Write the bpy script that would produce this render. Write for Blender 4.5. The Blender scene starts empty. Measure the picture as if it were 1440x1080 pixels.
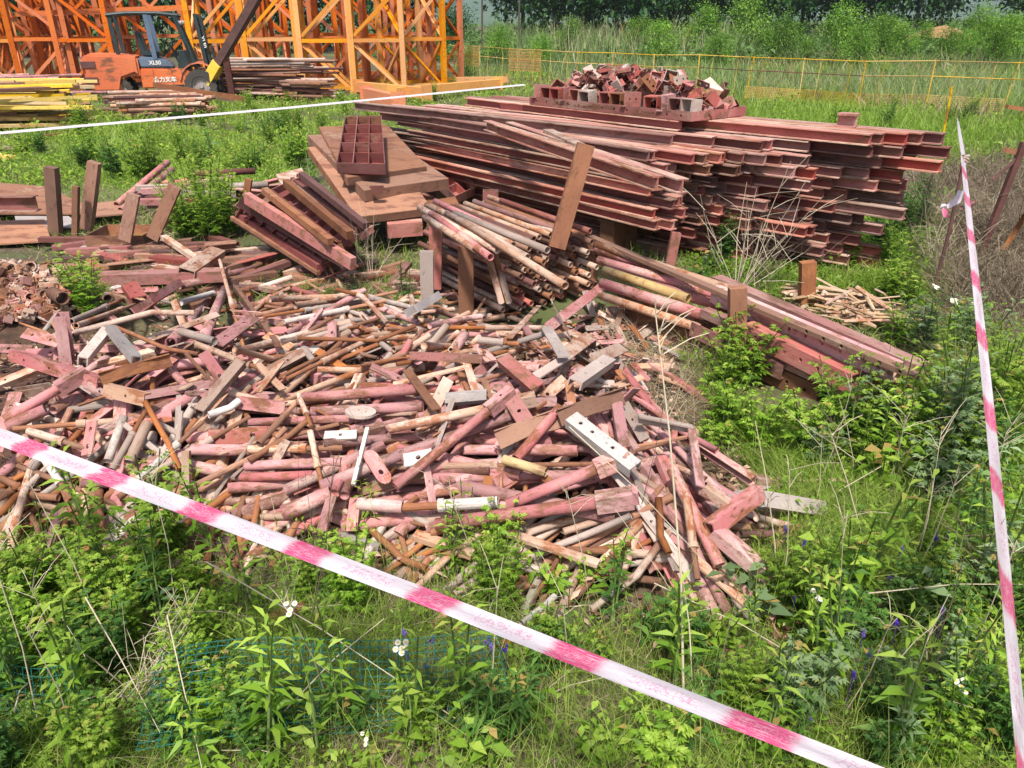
import bpy, bmesh, math, random
import numpy as np
from mathutils import Vector, Matrix
R = math.radians
RND = random.Random(7)
NP = np.random.default_rng(11)
S = bpy.context.scene
COL = S.collection
# ------------------------------------------------------------------ camera
PITCH = 25.0; CAMZ = 1.8; F = 1080.0
cp, sp = math.cos(R(PITCH)), math.sin(R(PITCH))
CF = Vector((0, cp, -sp)); CU = Vector((0, sp, cp)); CX = Vector((1, 0, 0)); CC = Vector((0, 0, CAMZ))
cam = bpy.data.cameras.new('camera'); camo = bpy.data.objects.new('camera', cam); COL.objects.link(camo)
camo.location = CC; camo.rotation_euler = (R(90 - PITCH), 0, 0)
cam.sensor_width = 36; cam.lens = 36 * F / 1440; cam.clip_end = 3000; cam.clip_start = 0.05
S.camera = camo
def ray(px, py): return CF + CX * ((px - 720) / F) + CU * ((540 - py) / F)
def at(px, py, z=0.0):
    d = ray(px, py); return CC + d * ((z - CAMZ) / d.z)
def aty(px, py, Y):
    d = ray(px, py); return CC + d * (Y / d.y)
def atd(px, py, depth): return CC + ray(px, py) * depth
def proj(p):
    v = Vector(p) - CC; z = v.dot(CF)
    return 720 + F * v.dot(CX) / z, 540 - F * v.dot(CU) / z
# ------------------------------------------------------------------ tagging
def tag(o, label=None, cat=None, group=None, kind=None):
    if label: o['label'] = label
    if cat: o['category'] = cat
    if group: o['group'] = group
    if kind: o['kind'] = kind
    return o
def link(o, parent=None):
    COL.objects.link(o)
    if parent is not None: o.parent = parent
    return o
def empty(name, loc=(0, 0, 0), rz=0.0):
    o = bpy.data.objects.new(name, None); o.location = loc; o.rotation_euler = (0, 0, rz); o.empty_display_size = .1
    return link(o)
def copy_tree(o, parent=None):
    c = o.copy(); link(c)
    if parent is not None: c.parent = parent
    for ch in list(o.children): copy_tree(ch, c)
    return c
# ------------------------------------------------------------------ mesh builder
class MB:
    def __init__(s): s.v = []; s.f = []; s.m = []
    def add(s, vs, fs, mi=0):
        b = len(s.v); s.v += [tuple(v) for v in vs]
        s.f += [tuple(b + i for i in f) for f in fs]; s.m += [mi] * len(fs)
        return s
    def box(s, c, size, M=None, mi=0):
        hx, hy, hz = size[0] / 2, size[1] / 2, size[2] / 2
        vs = [Vector((x, y, z)) for x in (-hx, hx) for y in (-hy, hy) for z in (-hz, hz)]
        if M is not None: vs = [M @ v for v in vs]
        vs = [v + Vector(c) for v in vs]
        return s.add(vs, [(0, 1, 3, 2), (4, 6, 7, 5), (0, 4, 5, 1), (2, 3, 7, 6), (0, 2, 6, 4), (1, 5, 7, 3)], mi)
    def bar(s, p0, p1, w, h, mi=0, up=(0, 0, 1)):
        p0, p1 = Vector(p0), Vector(p1); M = frame(p1 - p0, up)
        return s.box((p0 + p1) / 2, ((p1 - p0).length, w, h), M, mi)
    def tube(s, p0, p1, r0, r1=None, n=10, wall=None, caps=True, mi=0):
        p0, p1 = Vector(p0), Vector(p1); r1 = r0 if r1 is None else r1
        M = frame(p1 - p0); vs = []
        rings = [(p0, r0), (p1, r1)]
        if wall: rings += [(p1, r1 - wall), (p0, r0 - wall)]
        for p, r in rings:
            for k in range(n):
                a = 2 * math.pi * k / n; vs.append(p + M @ Vector((0, r * math.cos(a), r * math.sin(a))))
        fs = []
        nr = len(rings)
        for q in range(nr if wall else 1):
            a, b = q * n, ((q + 1) % nr) * n
            for k in range(n):
                j = (k + 1) % n; fs.append((a + k, b + k, b + j, a + j))
        if caps and not wall: fs += [tuple(reversed(range(n))), tuple(range(n, 2 * n))]
        return s.add(vs, fs, mi)
    def path(s, pts, rad, n=6, mi=0):
        pts = [Vector(p) for p in pts]; vs = []; N = len(pts)
        for i, p in enumerate(pts):
            d = (pts[min(i + 1, N - 1)] - pts[max(i - 1, 0)]); M = frame(d)
            r = rad[i] if isinstance(rad, (list, tuple)) else rad
            for k in range(n):
                a = 2 * math.pi * k / n; vs.append(p + M @ Vector((0, r * math.cos(a), r * math.sin(a))))
        fs = [(i * n + k, (i + 1) * n + k, (i + 1) * n + (k + 1) % n, i * n + (k + 1) % n) for i in range(N - 1) for k in range(n)]
        fs += [tuple(reversed(range(n))), tuple(range((N - 1) * n, N * n))]
        return s.add(vs, fs, mi)
    def prism(s, prof, x0, x1, mi=0):            # profile in (y,z), extruded along x; counter-clockwise
        n = len(prof)
        vs = [(x0, y, z) for y, z in prof] + [(x1, y, z) for y, z in prof]
        fs = [(k, (k + 1) % n, n + (k + 1) % n, n + k) for k in range(n)]
        fs += [tuple(reversed(range(n))), tuple(range(n, 2 * n))]
        return s.add(vs, fs, mi)
    def poly_slab(s, top, thick, mi=0):           # top: ordered corner list, extruded straight down
        n = len(top); top = [Vector(t) for t in top]
        vs = top + [t - Vector((0, 0, thick)) for t in top]
        fs = [tuple(range(n)), tuple(reversed(range(n, 2 * n)))] + [(k, n + k, n + (k + 1) % n, (k + 1) % n) for k in range(n)]
        return s.add(vs, fs, mi)
    def hplate(s, L, W, t, holes, hr, c=(0, 0, 0), mi=0):   # plate in xy with real round holes along its middle
        hs = sorted(holes); k = min(W * .45, hr * 1.7); xs = -L / 2
        def ex(poly_t, flip=False): pass
        def rect(a, b):
            if b - a > 1e-5: s.box((c[0] + (a + b) / 2, c[1], c[2]), (b - a, W, t), None, mi)
        for h in hs:
            rect(xs, h - k); xs = h + k
            out = [(h - k, -W / 2), (h, -W / 2), (h + k, -W / 2), (h + k, 0), (h + k, W / 2), (h, W / 2), (h - k, W / 2), (h - k, 0)]
            inn = [(h + hr * math.cos(a), hr * math.sin(a)) for a in [R(225 + 45 * i) for i in range(8)]]
            vs = []
            for z in (t / 2, -t / 2):
                vs += [(c[0] + x, c[1] + y, c[2] + z) for x, y in out] + [(c[0] + x, c[1] + y, c[2] + z) for x, y in inn]
            fs = []
            for i in range(8):
                j = (i + 1) % 8
                fs += [(i, j, 8 + j, 8 + i), (16 + j, 16 + i, 24 + i, 24 + j), (8 + i, 8 + j, 24 + j, 24 + i)]
                if i in (0, 1, 4, 5): fs.append((j, i, 16 + i, 16 + j))
            s.add(vs, fs, mi)
        rect(xs, L / 2)
        return s
    def mesh(s, name, mats, smooth=False):
        me = bpy.data.meshes.new(name); me.from_pydata(s.v, [], s.f)
        for m in (mats if isinstance(mats, (list, tuple)) else [mats]): me.materials.append(m)
        me.polygons.foreach_set('material_index', s.m)
        if smooth: me.polygons.foreach_set('use_smooth', [True] * len(s.f))
        me.update(); return me
    def build(s, name, mats, parent=None, smooth=False):
        return link(bpy.data.objects.new(name, s.mesh(name, mats, smooth)), parent)
def frame(d, up=(0, 0, 1)):
    d = Vector(d).normalized(); u = Vector(up)
    if abs(d.dot(u)) > .985: u = Vector((0, 1, 0)) if abs(d.y) < .9 else Vector((1, 0, 0))
    y = u.cross(d).normalized(); z = d.cross(y)
    return Matrix((d, y, z)).transposed()
def place(o, p0, p1, roll=0.0, L0=None, up=(0, 0, 1)):
    p0, p1 = Vector(p0), Vector(p1); M = frame(p1 - p0, up) @ Matrix.Rotation(roll, 3, 'X')
    o.rotation_euler = M.to_euler(); o.location = (p0 + p1) / 2
    if L0: o.scale = ((p1 - p0).length / L0, 1, 1)
    return o
# ------------------------------------------------------------------ materials
def mat_new(name):
    m = bpy.data.materials.new(name); m.use_nodes = True; nt = m.node_tree
    b = nt.nodes['Principled BSDF']; return m, nt, b
def N(nt, t, **k):
    n = nt.nodes.new(t)
    for a, v in k.items(): setattr(n, a, v)
    return n
def mixc(nt, fac, a, b):
    m = N(nt, 'ShaderNodeMix', data_type='RGBA'); m.clamp_factor = True
    for sock, v in ((m.inputs[0], fac), (m.inputs[6], a), (m.inputs[7], b)):
        if hasattr(v, 'links'): nt.links.new(v, sock)
        elif isinstance(v, (int, float)): sock.default_value = v
        else: sock.default_value = (*v, 1)
    return m.outputs[2]
def ramp(nt, src, a, b, va=0.0, vb=1.0):
    r = N(nt, 'ShaderNodeMapRange', interpolation_type='SMOOTHSTEP'); r.inputs[1].default_value = a; r.inputs[2].default_value = b
    r.inputs[3].default_value = va; r.inputs[4].default_value = vb
    nt.links.new(src, r.inputs[0]); return r.outputs[0]
def noise(nt, vec, scale, detail=3, rough=.6, stretch=None):
    n = N(nt, 'ShaderNodeTexNoise'); n.inputs['Scale'].default_value = scale; n.inputs['Detail'].default_value = detail; n.inputs['Roughness'].default_value = rough
    nt.links.new(vec, n.inputs['Vector']); return n.outputs[0]
def objvec(nt, stretch=(1, 1, 1)):
    tc = N(nt, 'ShaderNodeTexCoord'); oi = N(nt, 'ShaderNodeObjectInfo')
    mp = N(nt, 'ShaderNodeMapping'); mp.inputs['Scale'].default_value = stretch
    nt.links.new(tc.outputs['Object'], mp.inputs['Vector'])
    ml = N(nt, 'ShaderNodeMath', operation='MULTIPLY'); nt.links.new(oi.outputs['Random'], ml.inputs[0]); ml.inputs[1].default_value = 91.0
    ad = N(nt, 'ShaderNodeVectorMath', operation='ADD'); nt.links.new(mp.outputs[0], ad.inputs[0]); nt.links.new(ml.outputs[0], ad.inputs[1])
    return ad.outputs[0], oi.outputs['Random']
def steel(name, paint, paint2, rust, dust, rust_amt=.5, dust_amt=.35, scale=15, rough=.8, var=.32, stretch=(.45, 1, 1), metal=0.0):
    m, nt, b = mat_new(name); v, rnd = objvec(nt, stretch)
    n1 = noise(nt, v, scale, 6, .7); n2 = noise(nt, v, scale * 4.6, 5, .75); n3 = noise(nt, v, scale * .4, 3, .55)
    base = mixc(nt, ramp(nt, n3, .35, .65), paint, paint2)
    c = mixc(nt, ramp(nt, n1, 1 - rust_amt - .06, 1 - rust_amt + .05), base, rust)
    # dust and dried cement in flecks
    ad = N(nt, 'ShaderNodeMath', operation='MULTIPLY_ADD'); nt.links.new(n2, ad.inputs[0]); ad.inputs[1].default_value = .6
    mu = N(nt, 'ShaderNodeMath', operation='MULTIPLY'); nt.links.new(n3, mu.inputs[0]); mu.inputs[1].default_value = .4
    nt.links.new(mu.outputs[0], ad.inputs[2])
    c = mixc(nt, ramp(nt, ad.outputs[0], .66 - dust_amt * .35, .76 - dust_amt * .3, 0, .8), c, dust)
    # dark pits
    c = mixc(nt, ramp(nt, n2, .30, .43, .75, 0), c, tuple(x * .3 for x in rust))
    c = mixc(nt, ramp(nt, n2, .56, .66, 0, .55), c, rust)      # fine rust freckles
    hv = N(nt, 'ShaderNodeHueSaturation'); nt.links.new(c, hv.inputs['Color'])
    mr = N(nt, 'ShaderNodeMapRange'); nt.links.new(rnd, mr.inputs[0]); mr.inputs[3].default_value = 1 - var; mr.inputs[4].default_value = 1 + var
    nt.links.new(mr.outputs[0], hv.inputs['Value'])
    w = N(nt, 'ShaderNodeMath', operation='MULTIPLY'); nt.links.new(rnd, w.inputs[0]); w.inputs[1].default_value = 7.31
    fr = N(nt, 'ShaderNodeMath', operation='FRACT'); nt.links.new(w.outputs[0], fr.inputs[0])
    m2 = N(nt, 'ShaderNodeMapRange'); nt.links.new(fr.outputs[0], m2.inputs[0]); m2.inputs[3].default_value = .8; m2.inputs[4].default_value = 1.12
    nt.links.new(m2.outputs[0], hv.inputs['Saturation'])
    nt.links.new(hv.outputs[0], b.inputs['Base Color'])
    b.inputs['Roughness'].default_value = rough; b.inputs['Metallic'].default_value = metal
    b.inputs['Specular IOR Level'].default_value = .35
    bu = N(nt, 'ShaderNodeBump'); bu.inputs['Strength'].default_value = .5; bu.inputs['Distance'].default_value = .004
    nt.links.new(n2, bu.inputs['Height']); nt.links.new(bu.outputs[0], b.inputs['Normal'])
    return m
M = {}
M['pink'] = steel('faded_pink_primer', (.45, .165, .17), (.49, .24, .225), (.23, .098, .058), (.58, .43, .36), .46, .42)
M['pinkred'] = steel('red_primer', (.36, .10, .085), (.32, .12, .10), (.20, .08, .04), (.48, .33, .26), .45, .28)
M['rust'] = steel('orange_rust', (.27, .112, .052), (.21, .082, .042), (.32, .135, .058), (.50, .37, .27), .45, .25)
M['tan'] = steel('tan_rust_and_cement', (.41, .25, .17), (.48, .34, .26), (.28, .115, .058), (.62, .49, .40), .46, .43)
M['cream'] = steel('cement_grey', (.35, .265, .225), (.41, .325, .28), (.30, .17, .10), (.66, .61, .55), .33, .4)
M['white'] = steel('worn_white_paint', (.54, .50, .47), (.48, .43, .39), (.30, .17, .12), (.60, .55, .51), .3, .4)
M['beam'] = steel('dark_red_beam_primer', (.28, .068, .058), (.33, .105, .09), (.15, .068, .038), (.40, .26, .20), .42, .30, 10, var=.5, stretch=(.25, 1, 1))
M['beamlight'] = steel('dusty_red_beam_primer', (.36, .125, .108), (.41, .19, .155), (.20, .09, .05), (.50, .36, .28), .44, .42, 10, var=.45, stretch=(.25, 1, 1))
M['brown'] = steel('brown_rust_post', (.20, .088, .05), (.25, .115, .062), (.14, .06, .034), (.40, .26, .17), .4, .2)
M['panel'] = steel('rusty_form_panel', (.32, .15, .082), (.26, .115, .066), (.18, .072, .042), (.50, .36, .25), .42, .36, 7)
M['dark'] = steel('dark_rusted_steel', (.11, .045, .04), (.15, .06, .05), (.10, .04, .025), (.30, .18, .14), .4, .15)
M['grey'] = steel('weathered_grey', (.29, .25, .235), (.36, .31, .29), (.20, .12, .085), (.55, .50, .46), .3, .3)
M['crane'] = steel('orange_yellow_crane_paint', (.66, .225, .008), (.71, .29, .012), (.44, .12, .02), (.74, .45, .12), .27, .06, 2, .5, .15)
M['craneo'] = steel('faded_orange_crane_paint', (.62, .15, .012), (.55, .12, .015), (.32, .07, .02), (.6, .3, .1), .3, .06, 2, .55, .15)
M['yellow'] = steel('yellow_painted_bar', (.70, .45, .03), (.75, .52, .10), (.34, .17, .04), (.7, .6, .35), .3, .12, 4, .6, .3)
M['mustard'] = steel('mustard_stained_paint', (.40, .27, .10), (.44, .32, .16), (.26, .13, .06), (.55, .46, .34), .4, .3)
M['maroon'] = steel('dark_maroon_primer', (.165, .048, .045), (.21, .075, .068), (.14, .06, .035), (.38, .24, .18), .4, .28, 10, stretch=(.25, 1, 1))
M['flange'] = steel('dusty_sunlit_flange', (.36, .15, .12), (.44, .24, .185), (.20, .09, .05), (.54, .40, .31), .44, .5, 9, var=.5, stretch=(.2, 1, 1))  # dust and rust, plus sunlight on the flanges painted in as lighter colour
M['orange'] = steel('orange_forklift_paint', (.62, .12, .025), (.66, .16, .04), (.20, .08, .04), (.50, .33, .22), .42, .32, 3, .55, .05)
M['black'] = steel('black_green_guard_paint', (.022, .035, .04), (.03, .05, .05), (.05, .045, .04), (.16, .17, .17), .25, .1, 4, .4, .05)
M['bluegrey'] = steel('blue_grey_cover', (.12, .17, .24), (.10, .14, .2), (.1, .09, .08), (.35, .35, .35), .15, .1, 4, .45, .05)
M['tyre'] = steel('dusty_tyre_rubber', (.05, .045, .04), (.07, .06, .05), (.1, .08, .06), (.24, .2, .16), .3, .3, 6, .9, .05)
M['stick'] = steel('weathered_wood', (.34, .22, .13), (.42, .30, .18), (.22, .13, .08), (.52, .42, .30), .35, .25)
M['wire'] = steel('teal_plastic_wire', (.008, .095, .078), (.012, .13, .105), (.01, .07, .06), (.08, .2, .17), .3, .08)
M['purple'] = steel('violet_petals', (.09, .04, .32), (.06, .03, .25), (.05, .02, .2), (.2, .1, .4), .2, .05)
def plain(name, c, rough=.6, emis=None):
    m, nt, b = mat_new(name); v, _ = objvec(nt); n = noise(nt, v, 9, 4)
    nt.links.new(mixc(nt, ramp(nt, n, .3, .7), tuple(x * .8 for x in c), c), b.inputs['Base Color']); b.inputs['Roughness'].default_value = rough
    return m
M['letter'] = plain('white_lettering', (.82, .80, .74))
M['petal'] = plain('white_petals', (.86, .86, .82))
M['yolk'] = plain('yellow_flower_heart', (.75, .55, .05))
def leafmat(name, c0, c1, c2, trans=.35, rough=.5):
    m, nt, b = mat_new(name)
    at_ = N(nt, 'ShaderNodeAttribute', attribute_name='tint'); oi = N(nt, 'ShaderNodeObjectInfo')
    cr = N(nt, 'ShaderNodeValToRGB'); e = cr.color_ramp.elements
    e[0].color = (*c0, 1); e[0].position = 0; e[1].color = (*c2, 1); e[1].position = .94; yl = cr.color_ramp.elements.new(1.0); yl.color = (.42, .30, .09, 1)
    x = e.new(.5); x.color = (*c1, 1)
    nt.links.new(at_.outputs['Fac'], cr.inputs[0])
    hv = N(nt, 'ShaderNodeHueSaturation'); nt.links.new(cr.outputs[0], hv.inputs['Color'])
    mr = N(nt, 'ShaderNodeMapRange'); nt.links.new(oi.outputs['Random'], mr.inputs[0]); mr.inputs[3].default_value = .78; mr.inputs[4].default_value = 1.2
    nt.links.new(mr.outputs[0], hv.inputs['Value'])
    nt.links.new(hv.outputs[0], b.inputs['Base Color']); b.inputs['Roughness'].default_value = rough; b.inputs['Specular IOR Level'].default_value = .3
    tr = N(nt, 'ShaderNodeBsdfTranslucent'); nt.links.new(hv.outputs[0], tr.inputs[0])
    ms = N(nt, 'ShaderNodeMixShader'); ms.inputs[0].default_value = trans
    nt.links.new(b.outputs[0], ms.inputs[1]); nt.links.new(tr.outputs[0], ms.inputs[2])
    nt.links.new(ms.outputs[0], nt.nodes['Material Output'].inputs[0])
    return m
M['leaf'] = leafmat('fresh_leaf', (.06, .15, .012), (.20, .36, .03), (.42, .56, .09), .45)
M['meadow'] = leafmat('bright_meadow', (.10, .22, .025), (.26, .42, .05), (.48, .60, .15), .45)  # brighter yellow-green blade colour, the same over the whole meadow
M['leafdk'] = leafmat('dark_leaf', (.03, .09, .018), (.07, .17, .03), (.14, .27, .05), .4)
M['leafgy'] = leafmat('grey_green_leaf', (.08, .15, .06), (.16, .25, .10), (.28, .38, .18))
M['grass'] = leafmat('grass_blade', (.08, .15, .02), (.22, .34, .045), (.46, .54, .14), .45)
M['rank'] = leafmat('rank_grass', (.07, .13, .03), (.18, .27, .08), (.36, .44, .20), .42)
M['scrub'] = leafmat('brown_scrub', (.09, .07, .045), (.20, .155, .10), (.40, .32, .22), .2)
M['straw'] = leafmat('dry_straw', (.18, .13, .07), (.38, .30, .18), (.60, .52, .36), .25)
M['tree'] = leafmat('tree_leaf', (.009, .04, .012), (.025, .085, .02), (.07, .17, .035), .3)
M['shrub'] = leafmat('shrub_leaf', (.04, .12, .012), (.14, .30, .03), (.32, .50, .08), .4)
M['under'] = leafmat('undergrowth_leaf', (.04, .11, .025), (.12, .22, .06), (.24, .36, .12), .38)
M['stem'] = plain('green_stem', (.13, .20, .05)); M['drystem'] = plain('dry_stem', (.50, .42, .30)); M['bark'] = plain('bark', (.10, .08, .06), .9)
M['darkstem'] = plain('dark_dry_stem', (.12, .08, .055))
# ------------------------------------------------------------------ numpy sheets of blades and leaves
def npmesh(name, V, quads, tris, tint, mats, mi=None):
    me = bpy.data.meshes.new(name); nq, ntr = len(quads), len(tris)
    me.vertices.add(len(V)); me.vertices.foreach_set('co', np.asarray(V, np.float32).ravel())
    li = np.concatenate([np.asarray(quads, np.int32).ravel(), np.asarray(tris, np.int32).ravel()]) if ntr else np.asarray(quads, np.int32).ravel()
    me.loops.add(len(li)); me.loops.foreach_set('vertex_index', li)
    ls = np.concatenate([np.arange(nq) * 4, nq * 4 + np.arange(ntr) * 3]).astype(np.int32)
    me.polygons.add(nq + ntr); me.polygons.foreach_set('loop_start', ls)
    for m in (mats if isinstance(mats, (list, tuple)) else [mats]): me.materials.append(m)
    if mi is not None: me.polygons.foreach_set('material_index', np.asarray(mi, np.int32))
    a = me.attributes.new('tint', 'FLOAT', 'POINT'); a.data.foreach_set('value', np.asarray(tint, np.float32))
    me.update(calc_edges=True); return me
def unit(a): return a / np.maximum(np.linalg.norm(a, axis=-1, keepdims=True), 1e-9)
def blades(P, D, L, W, tint, bend=.35):
    """5-point blades: P base, D direction, L length, W width"""
    n = len(P); side = unit(np.cross(D, NP.normal(size=(n, 3)))); dn = np.zeros((n, 3)); dn[:, 2] = -1
    bd = unit(NP.normal(size=(n, 3)) * [1, 1, 0] + 1e-6) * .6 + dn * .5
    L = L[:, None]; w = (W / 2)[:, None]
    mid = P + D * L * .55 + bd * L * bend * .25; tip = P + D * L * .95 + bd * L * bend
    V = np.stack([P - side * w, P + side * w, mid - side * w * .8, mid + side * w * .8, tip], 1).reshape(-1, 3)
    b = np.arange(n)[:, None] * 5
    return V, b + np.array([[0, 1, 3, 2]]), b + np.array([[2, 3, 4]]), np.repeat(tint, 5)
def leaves(P, D, L, W, tint, droop=.25):
    """4-point folded leaf from P along D"""
    n = len(P); up = np.zeros((n, 3)); up[:, 2] = 1
    side = unit(np.cross(D, up + NP.normal(size=(n, 3)) * .45)); nr = np.cross(side, D)
    L = L[:, None]; w = (W / 2)[:, None]; mid = P + D * L * .45
    tip = P + D * L - np.array([0, 0, 1]) * L * droop
    V = np.stack([P, mid - side * w + nr * w * .3, tip, mid + side * w + nr * w * .3], 1).reshape(-1, 3)
    b = np.arange(n)[:, None] * 4
    return V, b + np.array([[0, 1, 2, 3]]), np.zeros((0, 3), int), np.repeat(tint, 4)
def merge(parts):
    Vs, Q, T, t = [], [], [], []; o = 0
    for V, q, tr, ti in parts:
        Vs.append(V); Q.append(q + o); T.append(tr + o); t.append(ti); o += len(V)
    return np.concatenate(Vs), np.concatenate(Q), np.concatenate(T), np.concatenate(t)
# ------------------------------------------------------------------ terrain and heap surface
AX = Vector((.64, -.77, 0)).normalized(); PX = Vector((.77, .64, 0)).normalized()
def tp(t, p, z=0.0): v = AX * t + PX * p; v.z = z; return v
def sdf(poly, x, y):
    """signed distance, positive inside; x, y arrays"""
    x = np.asarray(x, float); y = np.asarray(y, float); d = np.full(x.shape, 1e9); ins = np.zeros(x.shape, bool); n = len(poly)
    for i in range(n):
        ax, ay = poly[i]; bx, by = poly[(i + 1) % n]; ex, ey = bx - ax, by - ay
        t = np.clip(((x - ax) * ex + (y - ay) * ey) / (ex * ex + ey * ey), 0, 1)
        d = np.minimum(d, np.hypot(x - ax - t * ex, y - ay - t * ey))
        ins ^= ((ay > y) != (by > y)) & (x < ex * (y - ay) / (ey if ey else 1e-9) + ax)
    return np.where(ins, d, -d)
HEAP = [(-3.6, 2.75), (-2.1, 2.42), (-1.0, 2.36), (-.25, 2.26), (.25, 2.08), (.75, 2.02), (1.02, 2.2), (1.2, 2.55), (1.02, 2.95), (.92, 3.4), (.78, 3.9), (.5, 4.45), (-.3, 4.62), (-1.2, 4.7), (-2.0, 4.7), (-2.5, 4.45), (-3.6, 4.3)]
COUP = [(-4.6, 5.5), (-3.2, 5.6), (-2.55, 5.0), (-2.55, 4.5), (-3.0, 4.2), (-4.6, 4.1)]
STICK = [(1.9, 5.3), (2.55, 5.5), (3.05, 5.0), (2.75, 4.45), (2.2, 4.45)]
def gz(x, y):
    x = np.asarray(x, float); y = np.asarray(y, float)
    return .025 * np.sin(1.7 * x + .8) * np.sin(1.3 * y) + .012 * np.sin(4.1 * x + 2.2 * y) + .01 * np.sin(7.3 * y - 3.1 * x) \
        + np.clip((y - 26) * .02, 0, 1.6) + np.clip((x - 9) * .03, 0, .6)
def hz(x, y):
    h = .40 * (1 - np.exp(-np.clip(sdf(HEAP, x, y), 0, 9) / .38))
    h = h * (1 + .12 * np.sin(3.1 * np.asarray(x) + 1) * np.sin(2.7 * np.asarray(y)))
    return h
def ez(x, y):
    return .42 * (1 - np.exp(-np.clip(sdf(COUP, x, y), 0, 9) / .30)) + .16 * (1 - np.exp(-np.clip(sdf(STICK, x, y), 0, 9) / .25))
_gx, _gy, _gs = -5.2, 1.4, .03
_GX, _GY = np.meshgrid(_gx + np.arange(330) * _gs, _gy + np.arange(200) * _gs)
HG = (hz(_GX, _GY) + ez(_GX, _GY)).tolist()
def gz1(x, y): return .025 * math.sin(1.7 * x + .8) * math.sin(1.3 * y) + .012 * math.sin(4.1 * x + 2.2 * y) + .01 * math.sin(7.3 * y - 3.1 * x) + min(max((y - 26) * .02, 0), 1.6) + min(max((x - 9) * .03, 0), .6)
def surf(x, y):
    u, v = (x - _gx) / _gs, (y - _gy) / _gs; h = 0.
    if 0 <= u < 328 and 0 <= v < 198:
        i, j = int(u), int(v); u -= i; v -= j; a, b = HG[j], HG[j + 1]
        h = (a[i] * (1 - u) + a[i + 1] * u) * (1 - v) + (b[i] * (1 - u) + b[i + 1] * u) * v
    return gz1(x, y) + h
def onsurf(px, py, lift=0.0):
    d = ray(px, py); a, b = .6, 60.0
    # march down the ray until under the surface
    s = a; prev = s
    while s < b:
        p = CC + d * s
        if p.z <= surf(p.x, p.y) + lift: break
        prev = s; s *= 1.03
    lo, hi = prev, s
    for _ in range(12):
        m = (lo + hi) / 2; p = CC + d * m
        if p.z <= surf(p.x, p.y) + lift: hi = m
        else: lo = m
    return CC + d * hi
def ground():
    n = 300; u = np.linspace(-1, 1, n); g = 1.3 * np.sinh(6 * u)
    X, Y = np.meshgrid(g, g + 3.5); core = np.clip(hz(X, Y) - .2, 0, 9) + np.clip(ez(X, Y) - .05, 0, 9)
    Z = gz(X, Y) + core + np.where(np.hypot(X, Y) < 9, NP.normal(size=X.shape) * .006, 0)
    V = np.stack([X, Y, Z], -1).reshape(-1, 3); i = np.arange(n * n).reshape(n, n)
    q = np.stack([i[:-1, :-1], i[:-1, 1:], i[1:, 1:], i[1:, :-1]], -1).reshape(-1, 4)
    m, nt, b = mat_new('soil'); gp = N(nt, 'ShaderNodeNewGeometry').outputs['Position']
    n1 = noise(nt, gp, 1.6, 6, .75); n2 = noise(nt, gp, 14, 5, .7); n3 = noise(nt, gp, .25, 3)
    at_ = N(nt, 'ShaderNodeAttribute', attribute_name='tint')
    c = mixc(nt, ramp(nt, n2, .35, .65), (.055, .036, .022), (.13, .090, .058))
    c = mixc(nt, ramp(nt, n1, .42, .6), c, (.07, .095, .025))
    c = mixc(nt, ramp(nt, n3, .5, .65, 0, .6), c, (.17, .20, .06))
    c = mixc(nt, at_.outputs['Fac'], c, mixc(nt, ramp(nt, n2, .35, .65), (.10, .045, .028), (.035, .018, .012)))
    nt.links.new(c, b.inputs['Base Color']); b.inputs['Roughness'].default_value = .95
    bu = N(nt, 'ShaderNodeBump'); bu.inputs['Strength'].default_value = .8; bu.inputs['Distance'].default_value = .02
    nt.links.new(n2, bu.inputs['Height']); nt.links.new(bu.outputs[0], b.inputs['Normal'])
    rusty = np.clip((hz(X, Y) + ez(X, Y)) * 5, 0, 1).ravel()
    o = link(bpy.data.objects.new('ground', npmesh('ground', V, q, np.zeros((0, 3), int), rusty, m))); tag(o, kind='structure')
    o.data.polygons.foreach_set('use_smooth', [True] * len(o.data.polygons))
ground()
# far ridge, seen through the gap over the weeds
def hills():
    n = 160; a = np.linspace(-1.3, 1.3, n); V, q = [], []
    for k, (r, f) in enumerate(((620, 0.), (760, .55), (1000, 1.), (1300, .2))):
        h = 30 + 8 * np.sin(a * 5 + 1) + 4 * np.sin(a * 13) + 2 * np.sin(a * 31)
        V.append(np.stack([np.sin(a) * r, np.cos(a) * r, h * f * r / 1000 - 2], 1))
    V = np.concatenate(V)
    for k in range(3):
        for i in range(n - 1): q.append((k * n + i, k * n + i + 1, (k + 1) * n + i + 1, (k + 1) * n + i))
    m, nt, b = mat_new('hill_woods'); gp = N(nt, 'ShaderNodeNewGeometry').outputs['Position']
    nt.links.new(mixc(nt, ramp(nt, noise(nt, gp, .03, 6), .35, .65), (.03, .07, .03), (.06, .11, .05)), b.inputs['Base Color']); b.inputs['Roughness'].default_value = 1
    o = link(bpy.data.objects.new('hills', npmesh('hills', V, np.array(q), np.zeros((0, 3), int), np.zeros(len(V)), m))); tag(o, kind='structure')
hills()
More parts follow.
